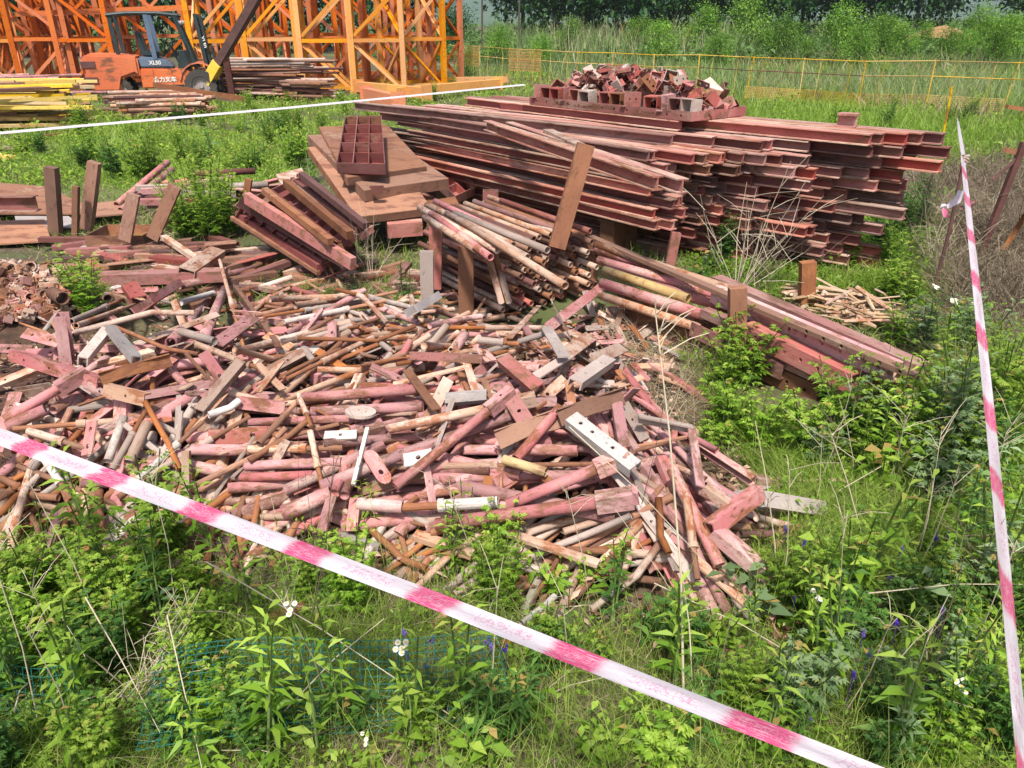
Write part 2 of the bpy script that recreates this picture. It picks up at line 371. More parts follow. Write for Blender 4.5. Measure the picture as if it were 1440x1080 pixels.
# ------------------------------------------------------------------ sky and sun
SUN_EL, SUN_AZ = 60.0, -172.0      # azimuth clockwise from +Y: high behind the right shoulder
w = bpy.data.worlds.new('World'); S.world = w; w.use_nodes = True; wt = w.node_tree
sky = wt.nodes.new('ShaderNodeTexSky'); sky.sky_type = 'NISHITA'; sky.sun_disc = False
sky.sun_elevation = R(SUN_EL); sky.sun_rotation = R(SUN_AZ); sky.air_density = 1.0; sky.dust_density = 3.0; sky.ozone_density = 1.0
wt.links.new(sky.outputs[0], wt.nodes['Background'].inputs[0]); wt.nodes['Background'].inputs[1].default_value = .115
sl = bpy.data.lights.new('sun', 'SUN'); sl.energy = 3.9; sl.angle = R(5.0); sl.color = (1, .95, .87)
so = link(bpy.data.objects.new('sun', sl))
sd = Vector((math.sin(R(SUN_AZ)) * math.cos(R(SUN_EL)), math.cos(R(SUN_AZ)) * math.cos(R(SUN_EL)), math.sin(R(SUN_EL))))
so.rotation_euler = sd.to_track_quat('Z', 'Y').to_euler(); so.location = (0, -5, 12)
vs = S.view_settings; vs.view_transform = 'Standard'; vs.look = 'None'; vs.gamma = 1; vs.use_curve_mapping = False; vs.exposure = .6
S.cycles.max_bounces = 5; S.cycles.diffuse_bounces = 2; S.cycles.transmission_bounces = 3; S.cycles.transparent_max_bounces = 4
# ------------------------------------------------------------------ landmarks for labels
LAND = []
def mark(px, py, words): LAND.append((px, py, words))
def near(p):
    a, b = proj(p); return min(LAND, key=lambda l: (l[0] - a) ** 2 + ((l[1] - b) * 1.3) ** 2)[2]
def lie(p0, p1):
    a = proj(p0); b = proj(p1); dx, dy = b[0] - a[0], b[1] - a[1]
    if dx < 0: dx, dy = -dx, -dy
    an = math.degrees(math.atan2(-dy, dx))
    if abs(an) < 14: return 'lying level'
    if an > 62 or an < -62: return 'pointing at the viewer'
    return 'rising rightward' if an > 0 else 'falling rightward'
MESH = {}
def cached(key, fn):
    if key not in MESH: MESH[key] = fn()
    return MESH[key]
WORD = dict(maroon='dark maroon', mustard='mustard', pink='pink', pinkred='red', rust='orange-rusty', tan='tan', cream='cement-grey', white='white', grey='grey', brown='brown', dark='dark', beam='dark red', beamlight='dusty red', yellow='yellow', panel='rusty tan')
# ---- kinds of scrap; all run along local x and are 1 unit "L0" long
def m_tube(r, L, mat):
    if r < .0165: return cached(('tube', r, L, mat), lambda: (lambda k: MB().path([(-L / 2, 0, 0), (-L * .2, k * .2, k * .5), (L * .15, k * .8, k), (L / 2, 0, 0)], r, 8).mesh('steel_tube', M[mat], True))(L * RND.choice((-.07, -.03, .02, .05, .08))))
    return cached(('tube', r, L, mat), lambda: MB().tube((-L / 2, 0, 0), (L / 2, 0, 0), r, n=14, wall=.004 if r > .02 else None).mesh('steel_tube', M[mat], True))
def smoothflat(me):
    return me
def m_jack_sleeve(r, L, mat):
    def f():
        b = MB(); b.tube((-L / 2, 0, 0), (L * .08, 0, 0), r, n=12, wall=.004); b.tube((L * .06, 0, 0), (L * .12, 0, 0), r * 1.22, n=12, wall=.008)
        return b.mesh('sleeve', M[mat])
    return cached(('sleeve', r, L, mat), f)
def m_jack_rod(r, L, mat):
    def f():
        b = MB(); b.tube((L * .05, 0, 0), (L / 2, 0, 0), r * .72, n=10, wall=.004 if r > .02 else None); return b.mesh('rod', M[mat])
    return cached(('rod', r, L, mat), f)
def m_channel(L, W, H, mat, holes=2, t=.006):
    def f():
        b = MB(); hs = [L * (k + .5) / holes - L / 2 + (.3 - .6 * ((k * 7) % 2)) * .04 for k in range(holes)] if holes else []
        b.hplate(L, W, t, hs, min(.012, W * .14), (0, 0, H / 2 - t / 2))
        for s in (-1, 1): b.box((0, s * (W / 2 - t / 2), -t / 2), (L, t, H - t))
        return b.mesh('channel', M[mat])
    return cached(('ch', L, W, H, mat, holes), f)
def m_angle(L, W, H, mat, holes=2, t=.006):
    def f():
        b = MB(); hs = [L * (k + .5) / holes - L / 2 for k in range(holes)] if holes else []
        b.hplate(L, W, t, hs, min(.012, W * .14)); b.box((0, W / 2 - t / 2, -H / 2), (L, t, H - t)); return b.mesh('angle', M[mat])
    return cached(('an', L, W, H, mat, holes), f)
def m_plate(L, W, mat, holes=1, t=.007, oval=False):
    def f():
        b = MB(); hs = [L * (k + .5) / holes - L / 2 for k in range(holes)] if holes else []
        if not oval: b.hplate(L, W, t, hs, min(.014, W * .17))
        else:
            b.hplate(L - W, W, t, hs and [(L - W) * .3], min(.014, W * .17))
            for s in (-1, 1):
                pts = [(s * ((L - W) / 2 + W / 2 * math.cos(a)), W / 2 * math.sin(a) * s, t / 2) for a in [R(-90 + 22.5 * i) for i in range(9)]]
                b.poly_slab(pts, t)
        return b.mesh('plate', M[mat])
    return cached(('pl', L, W, mat, holes, oval), f)
def m_bentplate(L, W, mat):
    def f():
        b = MB(); n = 7; vs = []
        for i in range(n):
            u = i / (n - 1); x = (u - .5) * L; z = .12 * L * math.sin(u * 5.2) * u
            for s in (-1, 1):
                for dz in (0, -.006): vs.append((x, s * W / 2, z + dz + (.02 if s > 0 else 0)))
        fs = []
        for i in range(n - 1):
            a = i * 4; fs += [(a, a + 4, a + 6, a + 2), (a + 1, a + 3, a + 7, a + 5), (a, a + 1, a + 5, a + 4), (a + 2, a + 6, a + 7, a + 3)]
        fs += [(0, 2, 3, 1), (4 * n - 4, 4 * n - 3, 4 * n - 1, 4 * n - 2)]
        b.add(vs, fs); b.bar((-L / 2, W / 2, .02), (L / 2, W / 2, .02 + .12 * L * math.sin(5.2)), .005, .03); return b.mesh('bent', M[mat])
    return cached(('bent', L, W, mat), f)
SC = 1.0
def obj_of(name, me): o = bpy.data.objects.new(name, me); return link(o)
def scrap(kind, p0, p1, mat, roll=0.0, r=.024, W=.08, H=.05, holes=2, label=None, group=None, where=None, mat2=None):
    """one piece of scrap between two world points"""
    p0, p1 = Vector(p0), Vector(p1); L = (p1 - p0).length; r = round(r * SC, 4); W = round(W * SC, 4); H = round(H * SC, 4)
    q = max(.1, round(L / .12) * .12)
    if kind == 'tube': nm, cat = ('thin rod', 'rod') if r < .0165 else ('steel tube', 'tube'); o = obj_of('thin_rod' if r < .0165 else 'steel_tube', m_tube(r, q, mat))
    elif kind == 'jack':
        o = bpy.data.objects.new('screw_jack', None); link(o); nm, cat = 'screw jack', 'jack'
        c = bpy.data.objects.new('sleeve', m_jack_sleeve(r, q, mat)); link(c, o); c = bpy.data.objects.new('rod', m_jack_rod(r, q, mat2 or 'rust')); link(c, o)
    elif kind == 'prop':
        o = bpy.data.objects.new('prop_tube', None); link(o); nm, cat = 'prop tube', 'tube'
        link(bpy.data.objects.new('pipe', m_tube(r, q, mat)), o)
        e = bpy.data.objects.new('end_lug', m_channel(.13, r * 2.5, r * 2.5, mat, 1)); link(e, o); e.location = (q / 2 + .05, 0, 0)
    elif kind == 'channel': o = obj_of('channel_bar', m_channel(q, W, H, mat, holes)); nm, cat = 'punched channel', 'channel'
    elif kind == 'angle': o = obj_of('angle_bar', m_angle(q, W, H, mat, holes)); nm, cat = 'angle bar', 'angle bar'
    elif kind == 'plate': o = obj_of('flat_plate', m_plate(q, W, mat, holes)); nm, cat = 'flat plate', 'plate'
    elif kind == 'link': o = obj_of('rounded_link_plate', m_plate(q, W, mat, holes, oval=True)); nm, cat = 'round-ended link plate', 'plate'
    elif kind == 'bent': o = obj_of('bent_plate', m_bentplate(q, W, mat)); nm, cat = 'bent plate', 'plate'
    elif kind == 'bar':
        o = obj_of('square_bar', cached(('bar', q, W, H, mat), lambda: MB().box((0, 0, 0), (q, W, H)).mesh('bar', M[mat]))); nm, cat = 'square bar', 'bar'
    place(o, p0, p1, roll); o.scale = (L / q,) * 1 + (1, 1) if kind != 'prop' else (1, 1, 1)
    size = 'short ' if L < .26 else ('long ' if L > .7 else '')
    if len((f"{size}{WORD[mat]} {nm} {lie(p0, p1)} {where or near((p0 + p1) / 2)}").split()) > 16: size = ''
    lab = label or f"{size}{WORD[mat]} {nm} {lie(p0, p1)} {where or near((p0 + p1) / 2)}"
    tag(o, lab, cat, group or f"{cat}s in the front scrap heap"); return o
# ------------------------------------------------------------------ the front heap
for a in [(850, 620, 'beside the white punched channel'), (508, 580, 'beside the round white disc'), (630, 500, 'beside the orange-red channel'), (90, 480, 'beside the upright pink channel'), (730, 545, 'beside the two red punched plates'),
          (360, 440, 'beside the thick leaning rust bar'), (310, 390, 'by the big pink pipe at the heap top'), (735, 655, 'beside the yellow pipe'), (475, 720, 'by the twin pipe mouths'), (1040, 760, 'at the heap end by the grey box'),
          (840, 430, 'by the pink plate with three holes'), (780, 770, 'by the tan plank in the weeds'), (960, 640, 'by the tall dry stalk'), (600, 470, 'in the fan of jacks'), (430, 480, 'below the low weeds'), (180, 545, 'by the curled rusty strip'),
          (320, 545, 'by the tan crossed straps'), (60, 680, 'under the barrier tape at the heap edge'), (250, 650, 'by the tan square post'), (580, 640, 'by the white square plate'), (680, 700, 'under the long pink pipe'), (880, 490, 'in the small plate pile'), (560, 770, 'in the weeds under the pink pipes')]: mark(*a)
SC = .72
def H(kind, a, b, mat, lift=(.05, .05), **k):
    l0, l1 = (lift, lift) if isinstance(lift, (int, float)) else lift
    return scrap(kind, onsurf(*a, l0), onsurf(*b, l1), mat, **k)
# hand placed pieces: kind, from, to, material, options
def upright(kind, foot, top_py, mat, lean=(0, 0), **k):
    p0 = onsurf(*foot, 0.0); d = ray(foot[0] + lean[0], top_py); p1 = CC + d * ((p0.y + lean[1]) / d.y)
    return scrap(kind, p0, p1, mat, **k)
upright('channel', (96, 515), 442, 'pink', (-10, .02), W=.12, H=.07, roll=1.9, holes=0, label='broad pink channel standing upright among the heap by the left frame edge')
H('channel', (22, 500), (146, 540), 'pink', (.1, .08), W=.07, H=.09, roll=1.2, holes=3, label='long pink channel with dark bolt holes across the foot of the upright channel')
H('angle', (34, 468), (84, 482), 'pink', .09, W=.08, H=.08, roll=.6)
H('prop', (0, 594), (92, 541), 'pink', .09, r=.030); H('tube', (10, 600), (64, 576), 'pink', .07, r=.034)
H('jack', (40, 606), (122, 631), 'tan', .09, r=.022); H('plate', (130, 592), (122, 640), 'pink', (.13, .1), W=.075, holes=2, roll=.4)
H('tube', (152, 648), (174, 586), 'cream', .1, r=.024); H('jack', (158, 660), (205, 578), 'cream', .12, r=.019); H('tube', (182, 650), (207, 595), 'tan', .11, r=.03)
H('tube', (204, 565), (252, 660), 'rust', (.16, .1), r=.016); H('jack', (194, 674), (285, 593), 'white', .12, r=.018); H('jack', (206, 670), (352, 586), 'cream', .1, r=.018)
H('channel', (150, 548), (207, 562), 'tan', .13, W=.07, H=.06, roll=1.3, holes=1); H('bent', (142, 535), (240, 505), 'rust', .13, W=.06, roll=.8, label='curled rusty strip bent over the pink channels')
H('channel', (116, 508), (150, 466), 'cream', .1, W=.06, H=.06, roll=.3, holes=0); H('channel', (155, 462), (192, 506), 'grey', .12, W=.06, H=.05, roll=-.3, holes=0)
H('tube', (252, 402), (358, 378), 'pink', .12, r=.040, label='fat pink pipe lying across the top edge of the heap'); H('tube', (240, 482), (292, 424), 'pink', .06, r=.036)
H('tube', (254, 466), (302, 480), 'cream', .1, r=.026); H('tube', (284, 482), (316, 406), 'pink', .07, r=.038); H('tube', (253, 426), (300, 412), 'white', .08, r=.026)
H('tube', (163, 460), (280, 498), 'rust', .11, r=.014); H('jack', (276, 484), (402, 532), 'tan', .1, r=.02)
H('jack', (100, 452), (173, 421), 'cream', .09, r=.022); H('jack', (107, 458), (201, 424), 'tan', .1, r=.02); H('tube', (104, 468), (273, 440), 'tan', .1, r=.021)
H('channel', (200, 430), (246, 403), 'pink', .12, W=.16, H=.07, roll=2.6, holes=0, label='wide pink trough lying open side up near the fat pink pipe')
H('bar', (332, 405), (390, 484), 'rust', (.15, .12), W=.035, H=.035, label='thick rusty square bar leaning over the top of the heap'); H('jack', (309, 366), (345, 497), 'tan', (.22, .08), r=.017)
H('plate', (304, 484), (357, 446), 'pink', .08, W=.10, holes=2, roll=.25); H('channel', (280, 580), (339, 510), 'tan', .14, W=.06, H=.05, roll=.3, holes=0)
H('tube', (293, 584), (337, 563), 'white', .13, r=.022)
H('plate', (362, 512), (398, 548), 'tan', .12, W=.045, holes=0, label='tan flat strap crossing under another strap in the heap'); H('plate', (362, 552), (396, 508), 'tan', .135, W=.045, holes=0, label='tan flat strap crossing over another strap in the heap')
H('channel', (338, 566), (402, 574), 'pink', .1, W=.07, H=.05, roll=1.2, holes=0); H('plate', (293, 616), (376, 610), 'pinkred', .07, W=.09, holes=2, roll=.9)
H('tube', (270, 632), (410, 634), 'pink', .08, r=.032); H('tube', (272, 684), (402, 602), 'rust', .12, r=.018); H('bar', (262, 634), (262, 700), 'tan', (.16, .06), W=.04, H=.03, label='tan square post sticking down over the heap front')
H('jack', (62, 645), (100, 702), 'white', .1, r=.02, mat2='rust'); H('tube', (28, 650), (58, 618), 'rust', .06, r=.02); H('tube', (44, 660), (68, 625), 'cream', .05, r=.024)
H('tube', (0, 672), (82, 700), 'brown', .06, r=.02); H('tube', (0, 722), (40, 690), 'rust', .05, r=.02); H('tube', (0, 745), (44, 704), 'rust', .04, r=.022); H('jack', (0, 700), (30, 680), 'rust', .07, r=.02)
H('plate', (84, 716), (66, 775), 'pink', .06, W=.07, holes=1, roll=.6); H('tube', (128, 790), (110, 725), 'rust', .06, r=.028); H('tube', (160, 762), (205, 722), 'cream', .05, r=.022)
H('tube', (166, 700), (240, 630), 'rust', .06, r=.018); H('tube', (150, 760), (140, 690), 'rust', .04, r=.022)
H('channel', (578, 500), (680, 505), 'pinkred', .14, W=.05, H=.05, roll=1.25, holes=2, label='orange-red channel with two bolt holes lying level in mid heap')
H('plate', (553, 540), (660, 515), 'tan', .13, W=.045, holes=0); H('plate', (656, 510), (670, 556), 'tan', .13, W=.045, holes=0); H('angle', (572, 520), (614, 576), 'brown', .14, W=.055, H=.05, holes=0)
H('channel', (627, 562), (685, 557), 'grey', .12, W=.07, H=.04, roll=.6, holes=0, label='grey speckled box end lying in the pink tubes')
H('channel', (708, 506), (757, 548), 'pinkred', .12, W=.085, H=.05, roll=.3, holes=0, label='upper of two red channels tilted steeply in mid heap'); H('channel', (708, 545), (742, 598), 'pinkred', .13, W=.09, H=.05, roll=.4, holes=2, label='lower of two red channels with two black bolt holes')
H('tube', (426, 560), (592, 547), 'pink', .11, r=.032); H('tube', (438, 579), (594, 572), 'pink', .08, r=.030); H('prop', (548, 603), (712, 569), 'tan', .11, r=.027)
H('plate', (456, 613), (502, 611), 'white', .12, W=.06, holes=1, roll=.4); H('plate', (568, 648), (608, 640), 'white', .11, W=.09, holes=1, roll=.35, label='white square plate with one bolt hole among pink tubes')
H('link', (516, 634), (546, 680), 'pink', .15, W=.075, holes=1, roll=.2, label='pink round-ended link plate pointing down among pink tubes')
H('tube', (350, 594), (512, 588), 'pink', .08, r=.024); H('jack', (350, 632), (482, 630), 'tan', .1, r=.023); H('tube', (345, 655), (480, 650), 'pink', .08, r=.027); H('tube', (340, 672), (440, 668), 'pink', .07, r=.025)
H('jack', (364, 624), (424, 558), 'rust', .14, r=.019); H('tube', (350, 648), (434, 590), 'rust', .12, r=.017); H('jack', (420, 555), (438, 600), 'tan', .15, r=.015); H('jack', (436, 606), (454, 690), 'tan', (.17, .08), r=.017)
H('prop', (563, 678), (684, 580), 'pink', .14, r=.027); H('tube', (452, 684), (562, 640), 'pink', .1, r=.033); H('tube', (398, 722), (466, 694), 'pink', .1, r=.042); H('tube', (400, 690), (540, 625), 'pink', .07, r=.03)
H('bar', (497, 682), (517, 602), 'white', .17, W=.02, H=.02); H('tube', (708, 646), (768, 664), 'mustard', .13, r=.026, label='only yellow pipe in the front heap')
H('bent', (700, 622), (790, 585), 'brown', .13, W=.09, roll=.5); H('bent', (786, 590), (878, 556), 'brown', .15, W=.08, roll=.7, label='curled brown trough plate above the white punched channel')
H('tube', (418, 476), (584, 458), 'rust', .1, r=.015); H('jack', (672, 478), (730, 484), 'cream', .09, r=.024); H('jack', (634, 492), (684, 418), 'tan', .13, r=.018); H('channel', (578, 438), (612, 418), 'grey', .12, W=.1, H=.06, roll=2.6, holes=0)
H('plate', (772, 460), (848, 402), 'pink', (.08, .16), W=.085, holes=3, roll=.5, label='long pink plate with three bolt holes leaning on the plate pile'); H('plate', (768, 460), (793, 502), 'cream', .14, W=.075, holes=0)
H('angle', (716, 475), (758, 430), 'tan', .12, W=.05, H=.04, holes=0); H('plate', (792, 500), (832, 472), 'tan', .11, W=.1, holes=1, roll=.4); H('plate', (838, 505), (876, 488), 'tan', .12, W=.1, holes=1, roll=.5, label='rust-tan square plate with one hole topmost in the plate pile')
H('channel', (808, 540), (856, 507), 'cream', .13, W=.085, H=.05, roll=.2, holes=2); H('plate', (752, 530), (800, 500), 'cream', .12, W=.07, holes=0)
H('channel', (803, 590), (893, 660), 'white', .17, W=.085, H=.06, roll=.25, holes=4, label='bright white channel with four black bolt holes on the heap crest')
H('tube', (726, 645), (788, 573), 'pink', .13, r=.028); H('tube', (735, 632), (812, 634), 'pink', .09, r=.03); H('channel', (867, 568), (878, 632), 'pink', .11, W=.06, H=.04, holes=0)
H('angle', (898, 585), (974, 600), 'cream', .13, W=.04, H=.05, holes=0); H('angle', (972, 598), (985, 684), 'pink', .13, W=.05, H=.05, holes=0, roll=-.4)
H('prop', (798, 708), (858, 701), 'pink', .12, r=.027); H('prop', (606, 739), (852, 705), 'pink', .13, r=.034, label='longest pink pipe running level along the front of the heap'); H('prop', (718, 708), (838, 660), 'pink', .14, r=.031)
H('tube', (945, 660), (1012, 795), 'pink', .12, r=.030); H('jack', (966, 702), (981, 815), 'tan', .14, r=.021); H('channel', (1003, 745), (1084, 813), 'pink', .12, W=.085, H=.06, holes=0, label='faded pink channel pointing into the weeds at the heap end')
H('channel', (998, 745), (1067, 692), 'pink', .14, W=.06, H=.08, roll=-.3, holes=0); H('bar', (992, 684), (1034, 714), 'tan', .12, W=.05, H=.02)
H('channel', (1067, 702), (1153, 716), 'grey', .1, W=.08, H=.08, roll=1.0, holes=0, label='grey box channel lying at the far tip of the heap'); H('tube', (1064, 728), (1150, 733), 'tan', .08, r=.02); H('tube', (1100, 745), (1144, 748), 'rust', .06, r=.02)
H('tube', (1040, 752), (1140, 762), 'dark', .05, r=.02); H('tube', (926, 700), (941, 778), 'rust', .1, r=.018); H('plate', (978, 787), (1054, 851), 'tan', .08, W=.06, holes=1, label='tan flat bar with one bolt hole reaching into the grass'); H('tube', (1200, 730), (1248, 728), 'cream', .05, r=.014)
H('plate', (1200, 735), (1212, 765), 'cream', .04, W=.04, holes=0); H('tube', (503, 708), (566, 713), 'pink', .13, r=.034); H('jack', (700, 706), (566, 714), 'white', .12, r=.030, mat2='rust')
H('bar', (710, 748), (842, 793), 'tan', .1, W=.05, H=.02, label='tan flat plank across the front of the heap by the weeds'); H('tube', (722, 790), (806, 822), 'cream', .06, r=.024)
H('tube', (520, 744), (600, 800), 'rust', .08, r=.018); H('tube', (606, 750), (674, 737), 'rust', .08, r=.02); H('tube', (733, 877), (780, 838), 'white', .07, r=.016); H('tube', (764, 857), (771, 895), 'tan', .05, r=.018)
H('bar', (583, 752), (665, 780), 'tan', .08, W=.06, H=.03); H('tube', (480, 752), (534, 770), 'grey', .07, r=.026); H('tube', (300, 745), (290, 790), 'rust', .05, r=.02)
H('tube', (610, 880), (640, 860), 'rust', .02, r=.02, where='in the weeds below the tape'); H('tube', (700, 912), (745, 888), 'rust', .03, r=.02, where='in the weeds below the tape')
H('tube', (378, 872), (428, 852), 'brown', .05, r=.028, label='short rusty pipe mouth poking out of the weeds below the tape', group=None)
# twin pipe mouths with their pink lugs
for (a, b) in (((468, 694), (452, 747)), ((500, 700), (494, 747))): H('plate', a, b, 'pink', .13, W=.06, holes=0, roll=.2, where='by the twin pipe mouths')
for a in ((470, 694), (484, 697)):
    p = onsurf(*a, .15); scrap('tube', p + Vector((.03, .4, .03)), p, 'pink', r=.026, where='by the twin pipe mouths')
# white disc
p = onsurf(507, 580, .14); o = MB().tube((0, 0, -.006), (0, 0, .006), .062, n=28).tube((0, 0, .006), (0, 0, .010), .024, n=16, wall=.012).build('round_disc', M['cream']); o.location = p; o.rotation_euler = (R(-7), R(5), 0)
tag(o, 'round white steel disc with a centre hole lying on pink tubes', 'disc')
# filler, thickest first; yaw in degrees from +x
def fill(n, poly, kinds, yaw, spread, lenr, lift=(-.15, .06), tilt=.14):
    xs = [q[0] for q in poly]; ys = [q[1] for q in poly]; made = 0; n = int(n * 1.45)
    while made < n:
        a, b = RND.uniform(min(xs), max(xs)), RND.uniform(min(ys), max(ys))
        if sdf(poly, a, b) < 0: continue
        c = onsurf(a, b); kind, mat, kw = RND.choice(kinds); L = RND.uniform(*lenr) * kw.get('ls', 1) * 1.18
        y = yaw(a, b) if callable(yaw) else yaw
        y = R(y + RND.gauss(0, spread)); d = Vector((math.cos(y), math.sin(y), 0)) * (L / 2)
        if RND.random() < .5: d = -d
        li = RND.uniform(*lift); t = RND.gauss(0, tilt) * L / 2
        p0, p1 = c - d, c + d
        p0.z = min(surf(p0.x, p0.y), c.z + .1) + li - t; p1.z = min(surf(p1.x, p1.y), c.z + .1) + li + t
        p0.z = max(p0.z, gz(p0.x, p0.y) + .02); p1.z = max(p1.z, gz(p1.x, p1.y) + .02)
        scrap(kind, p0, p1, mat, roll=RND.uniform(-.7, .7) if kind != 'channel' else RND.choice((0, 0, 1.57, -1.57, 3.1)) + RND.uniform(-.4, .4), r=kw.get('r', .02) * RND.choice((.9, 1, 1.1)),
              W=kw.get('W', .07), H=kw.get('H', .05), holes=kw.get('holes', 0)); made += 1
jk = [('jack', 'cream', dict(r=.021)), ('jack', 'tan', dict(r=.021)), ('jack', 'tan', dict(r=.020)), ('jack', 'cream', dict(r=.019)), ('tube', 'rust', dict(r=.015)), ('tube', 'tan', dict(r=.022)), ('tube', 'pink', dict(r=.021))]
pk = [('tube', 'pink', dict(r=.030)), ('tube', 'pink', dict(r=.026)), ('prop', 'pink', dict(r=.029)), ('tube', 'pink', dict(r=.024)), ('jack', 'tan', dict(r=.02)), ('tube', 'pink', dict(r=.034))]
mx = [('channel', 'pink', dict(W=.08, H=.05, holes=2, ls=.75)), ('tube', 'cream', dict(r=.024)), ('jack', 'cream', dict(r=.02)), ('tube', 'pink', dict(r=.032)), ('angle', 'tan', dict(W=.06, H=.05, holes=2, ls=.7)), ('plate', 'pink', dict(W=.07, holes=2, ls=.5)), ('channel', 'tan', dict(W=.06, H=.05, ls=.7)), ('plate', 'pink', dict(W=.08, holes=1, ls=.5)), ('channel', 'pink', dict(W=.07, H=.05, holes=1, ls=.6)), ('jack', 'tan', dict(r=.02))]
pl = [('plate', 'tan', dict(W=.07, holes=1)), ('plate', 'cream', dict(W=.06, holes=1)), ('plate', 'pink', dict(W=.07, holes=1)), ('angle', 'tan', dict(W=.05, H=.04, holes=1)), ('plate', 'rust', dict(W=.05)), ('link', 'pink', dict(W=.05, holes=1))]
ed = [('tube', 'rust', dict(r=.019)), ('tube', 'rust', dict(r=.015)), ('jack', 'tan', dict(r=.02)), ('tube', 'tan', dict(r=.021)), ('tube', 'cream', dict(r=.02))]
rt = [('angle', 'pink', dict(W=.05, H=.04, holes=1)), ('channel', 'pink', dict(W=.06, H=.04)), ('tube', 'pink', dict(r=.022)), ('bar', 'tan', dict(W=.04, H=.012)), ('plate', 'cream', dict(W=.05, holes=1)), ('tube', 'tan', dict(r=.018))]
A1 = [(385, 425), (560, 425), (700, 440), (720, 470), (640, 540), (480, 560), (390, 520)]
fill(34, [(385, 415), (520, 415), (600, 440), (520, 470), (390, 470)], jk, -52, 14, (.30, .46), (-.06, .08))
fill(62, A1, jk, 46, 15, (.32, .55), (-.06, .09)); fill(16, [(560, 410), (740, 410), (740, 480), (600, 470)], jk, 20, 40, (.28, .5), (-.05, .07))
fill(75, [(0, 455), (240, 415), (385, 410), (385, 640), (300, 690), (0, 600)], mx, 35, 45, (.3, .62), (-.10, .05))
fill(64, [(300, 560), (700, 540), (840, 600), (860, 720), (600, 745), (420, 735), (280, 690)], pk, 6, 17, (.45, .9), (-.11, .04)); fill(16, [(420, 530), (720, 500), (780, 600), (500, 610)], mx, 10, 60, (.2, .4), (-.03, .06))
fill(70, [(745, 500), (800, 430), (880, 420), (935, 480), (960, 560), (880, 570), (760, 560)], pl, 0, 90, (.09, .2), (-.06, .07), .4)
fill(46, [(850, 560), (960, 550), (1000, 680), (1060, 780), (1020, 840), (940, 780), (860, 690)], rt, -62, 13, (.28, .6), (-.08, .05))
fill(18, [(1000, 680), (1150, 690), (1150, 760), (1040, 760)], rt, 5, 25, (.2, .4), (-.06, .03))
fill(44, [(0, 620), (200, 640), (420, 735), (420, 775), (230, 770), (100, 780), (0, 760)], ed, 45, 40, (.3, .5), (-.07, .03))
fill(46, [(500, 735), (700, 725), (870, 710), (940, 780), (820, 830), (640, 805), (520, 770)], ed, 30, 30, (.25, .48), (-.08, .03))

# small odds and ends between the big pieces
fill(80, [(0, 470), (240, 420), (560, 420), (740, 450), (900, 500), (960, 620), (860, 720), (500, 740), (200, 650)], pl + [('bar', 'rust', dict(W=.02, H=.012)), ('bar', 'cream', dict(W=.03, H=.01)), ('tube', 'rust', dict(r=.011))], 20, 70, (.08, .24), (-.01, .08), .5)
fill(36, [(740, 500), (800, 440), (900, 450), (950, 540), (880, 570)], pl, 0, 90, (.06, .14), (-.02, .08), .6)
def debris():
    n = 9000; xy = np.column_stack([NP.uniform(-3.6, 1.5, n * 2), NP.uniform(1.8, 5.2, n * 2)]); d = sdf(HEAP, xy[:, 0], xy[:, 1]); xy = xy[(d > -.25) & (NP.random(len(d)) < np.clip(d * 2 + .6, 0, 1))][:n]; n = len(xy)
    P = np.column_stack([xy, gz(xy[:, 0], xy[:, 1]) + np.clip(hz(xy[:, 0], xy[:, 1]) - .2, 0, 9) + NP.random(n) ** 2 * .10]); D = unit(NP.normal(size=(n, 3)) * [1, 1, .35]); L = NP.uniform(.012, .07, n)
    V, q, t, ti = leaves(P, D, L, np.minimum(L * .6, .02), NP.random(n), .05)
    m = leafmat('rust_flakes', (.06, .028, .018), (.20, .10, .06), (.48, .34, .25), 0.0, .9)
    tag(link(bpy.data.objects.new('debris', npmesh('debris', V, q, t, ti, m))), 'rust flakes and chips littering the heap', kind='stuff')
debris()
SC = 1.0
# ------------------------------------------------------------------ I-beams and stacks; stack axis AX (towards the viewer's right), across PX
def m_ibeam(L, h, w, mat, t=.009):
    def f():
        b = MB(); a, c = w / 2, h / 2
        prof = [(-a, -c), (a, -c), (a, -c + t), (t / 2, -c + t), (t / 2, c - t), (a, c - t), (a, c), (-a, c), (-a, c - t), (-t / 2, c - t), (-t / 2, -c + t), (-a, -c + t)]
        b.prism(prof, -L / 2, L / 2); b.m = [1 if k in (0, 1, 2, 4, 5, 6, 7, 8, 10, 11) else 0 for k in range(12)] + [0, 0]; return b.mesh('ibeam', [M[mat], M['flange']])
    return cached(('ib', L, h, w, mat), f)
def ibeam(p0, p1, h, w, mat, label, group, roll=0.0):
    p0, p1 = Vector(p0), Vector(p1); L = round((p1 - p0).length * 5) / 5
    o = obj_of('steel_beam', m_ibeam(L, h, w, mat)); place(o, p0, p1, roll, L); return tag(o, label, 'steel beam', group)
ORD = ['top', 'second', 'third', 'fourth', 'fifth', 'sixth', 'seventh', 'bottom', 'lowest']
COLW = ['weed-side outer', 'next to outermost', 'middle', 'inner', 'inner', 'inner', 'far-side']
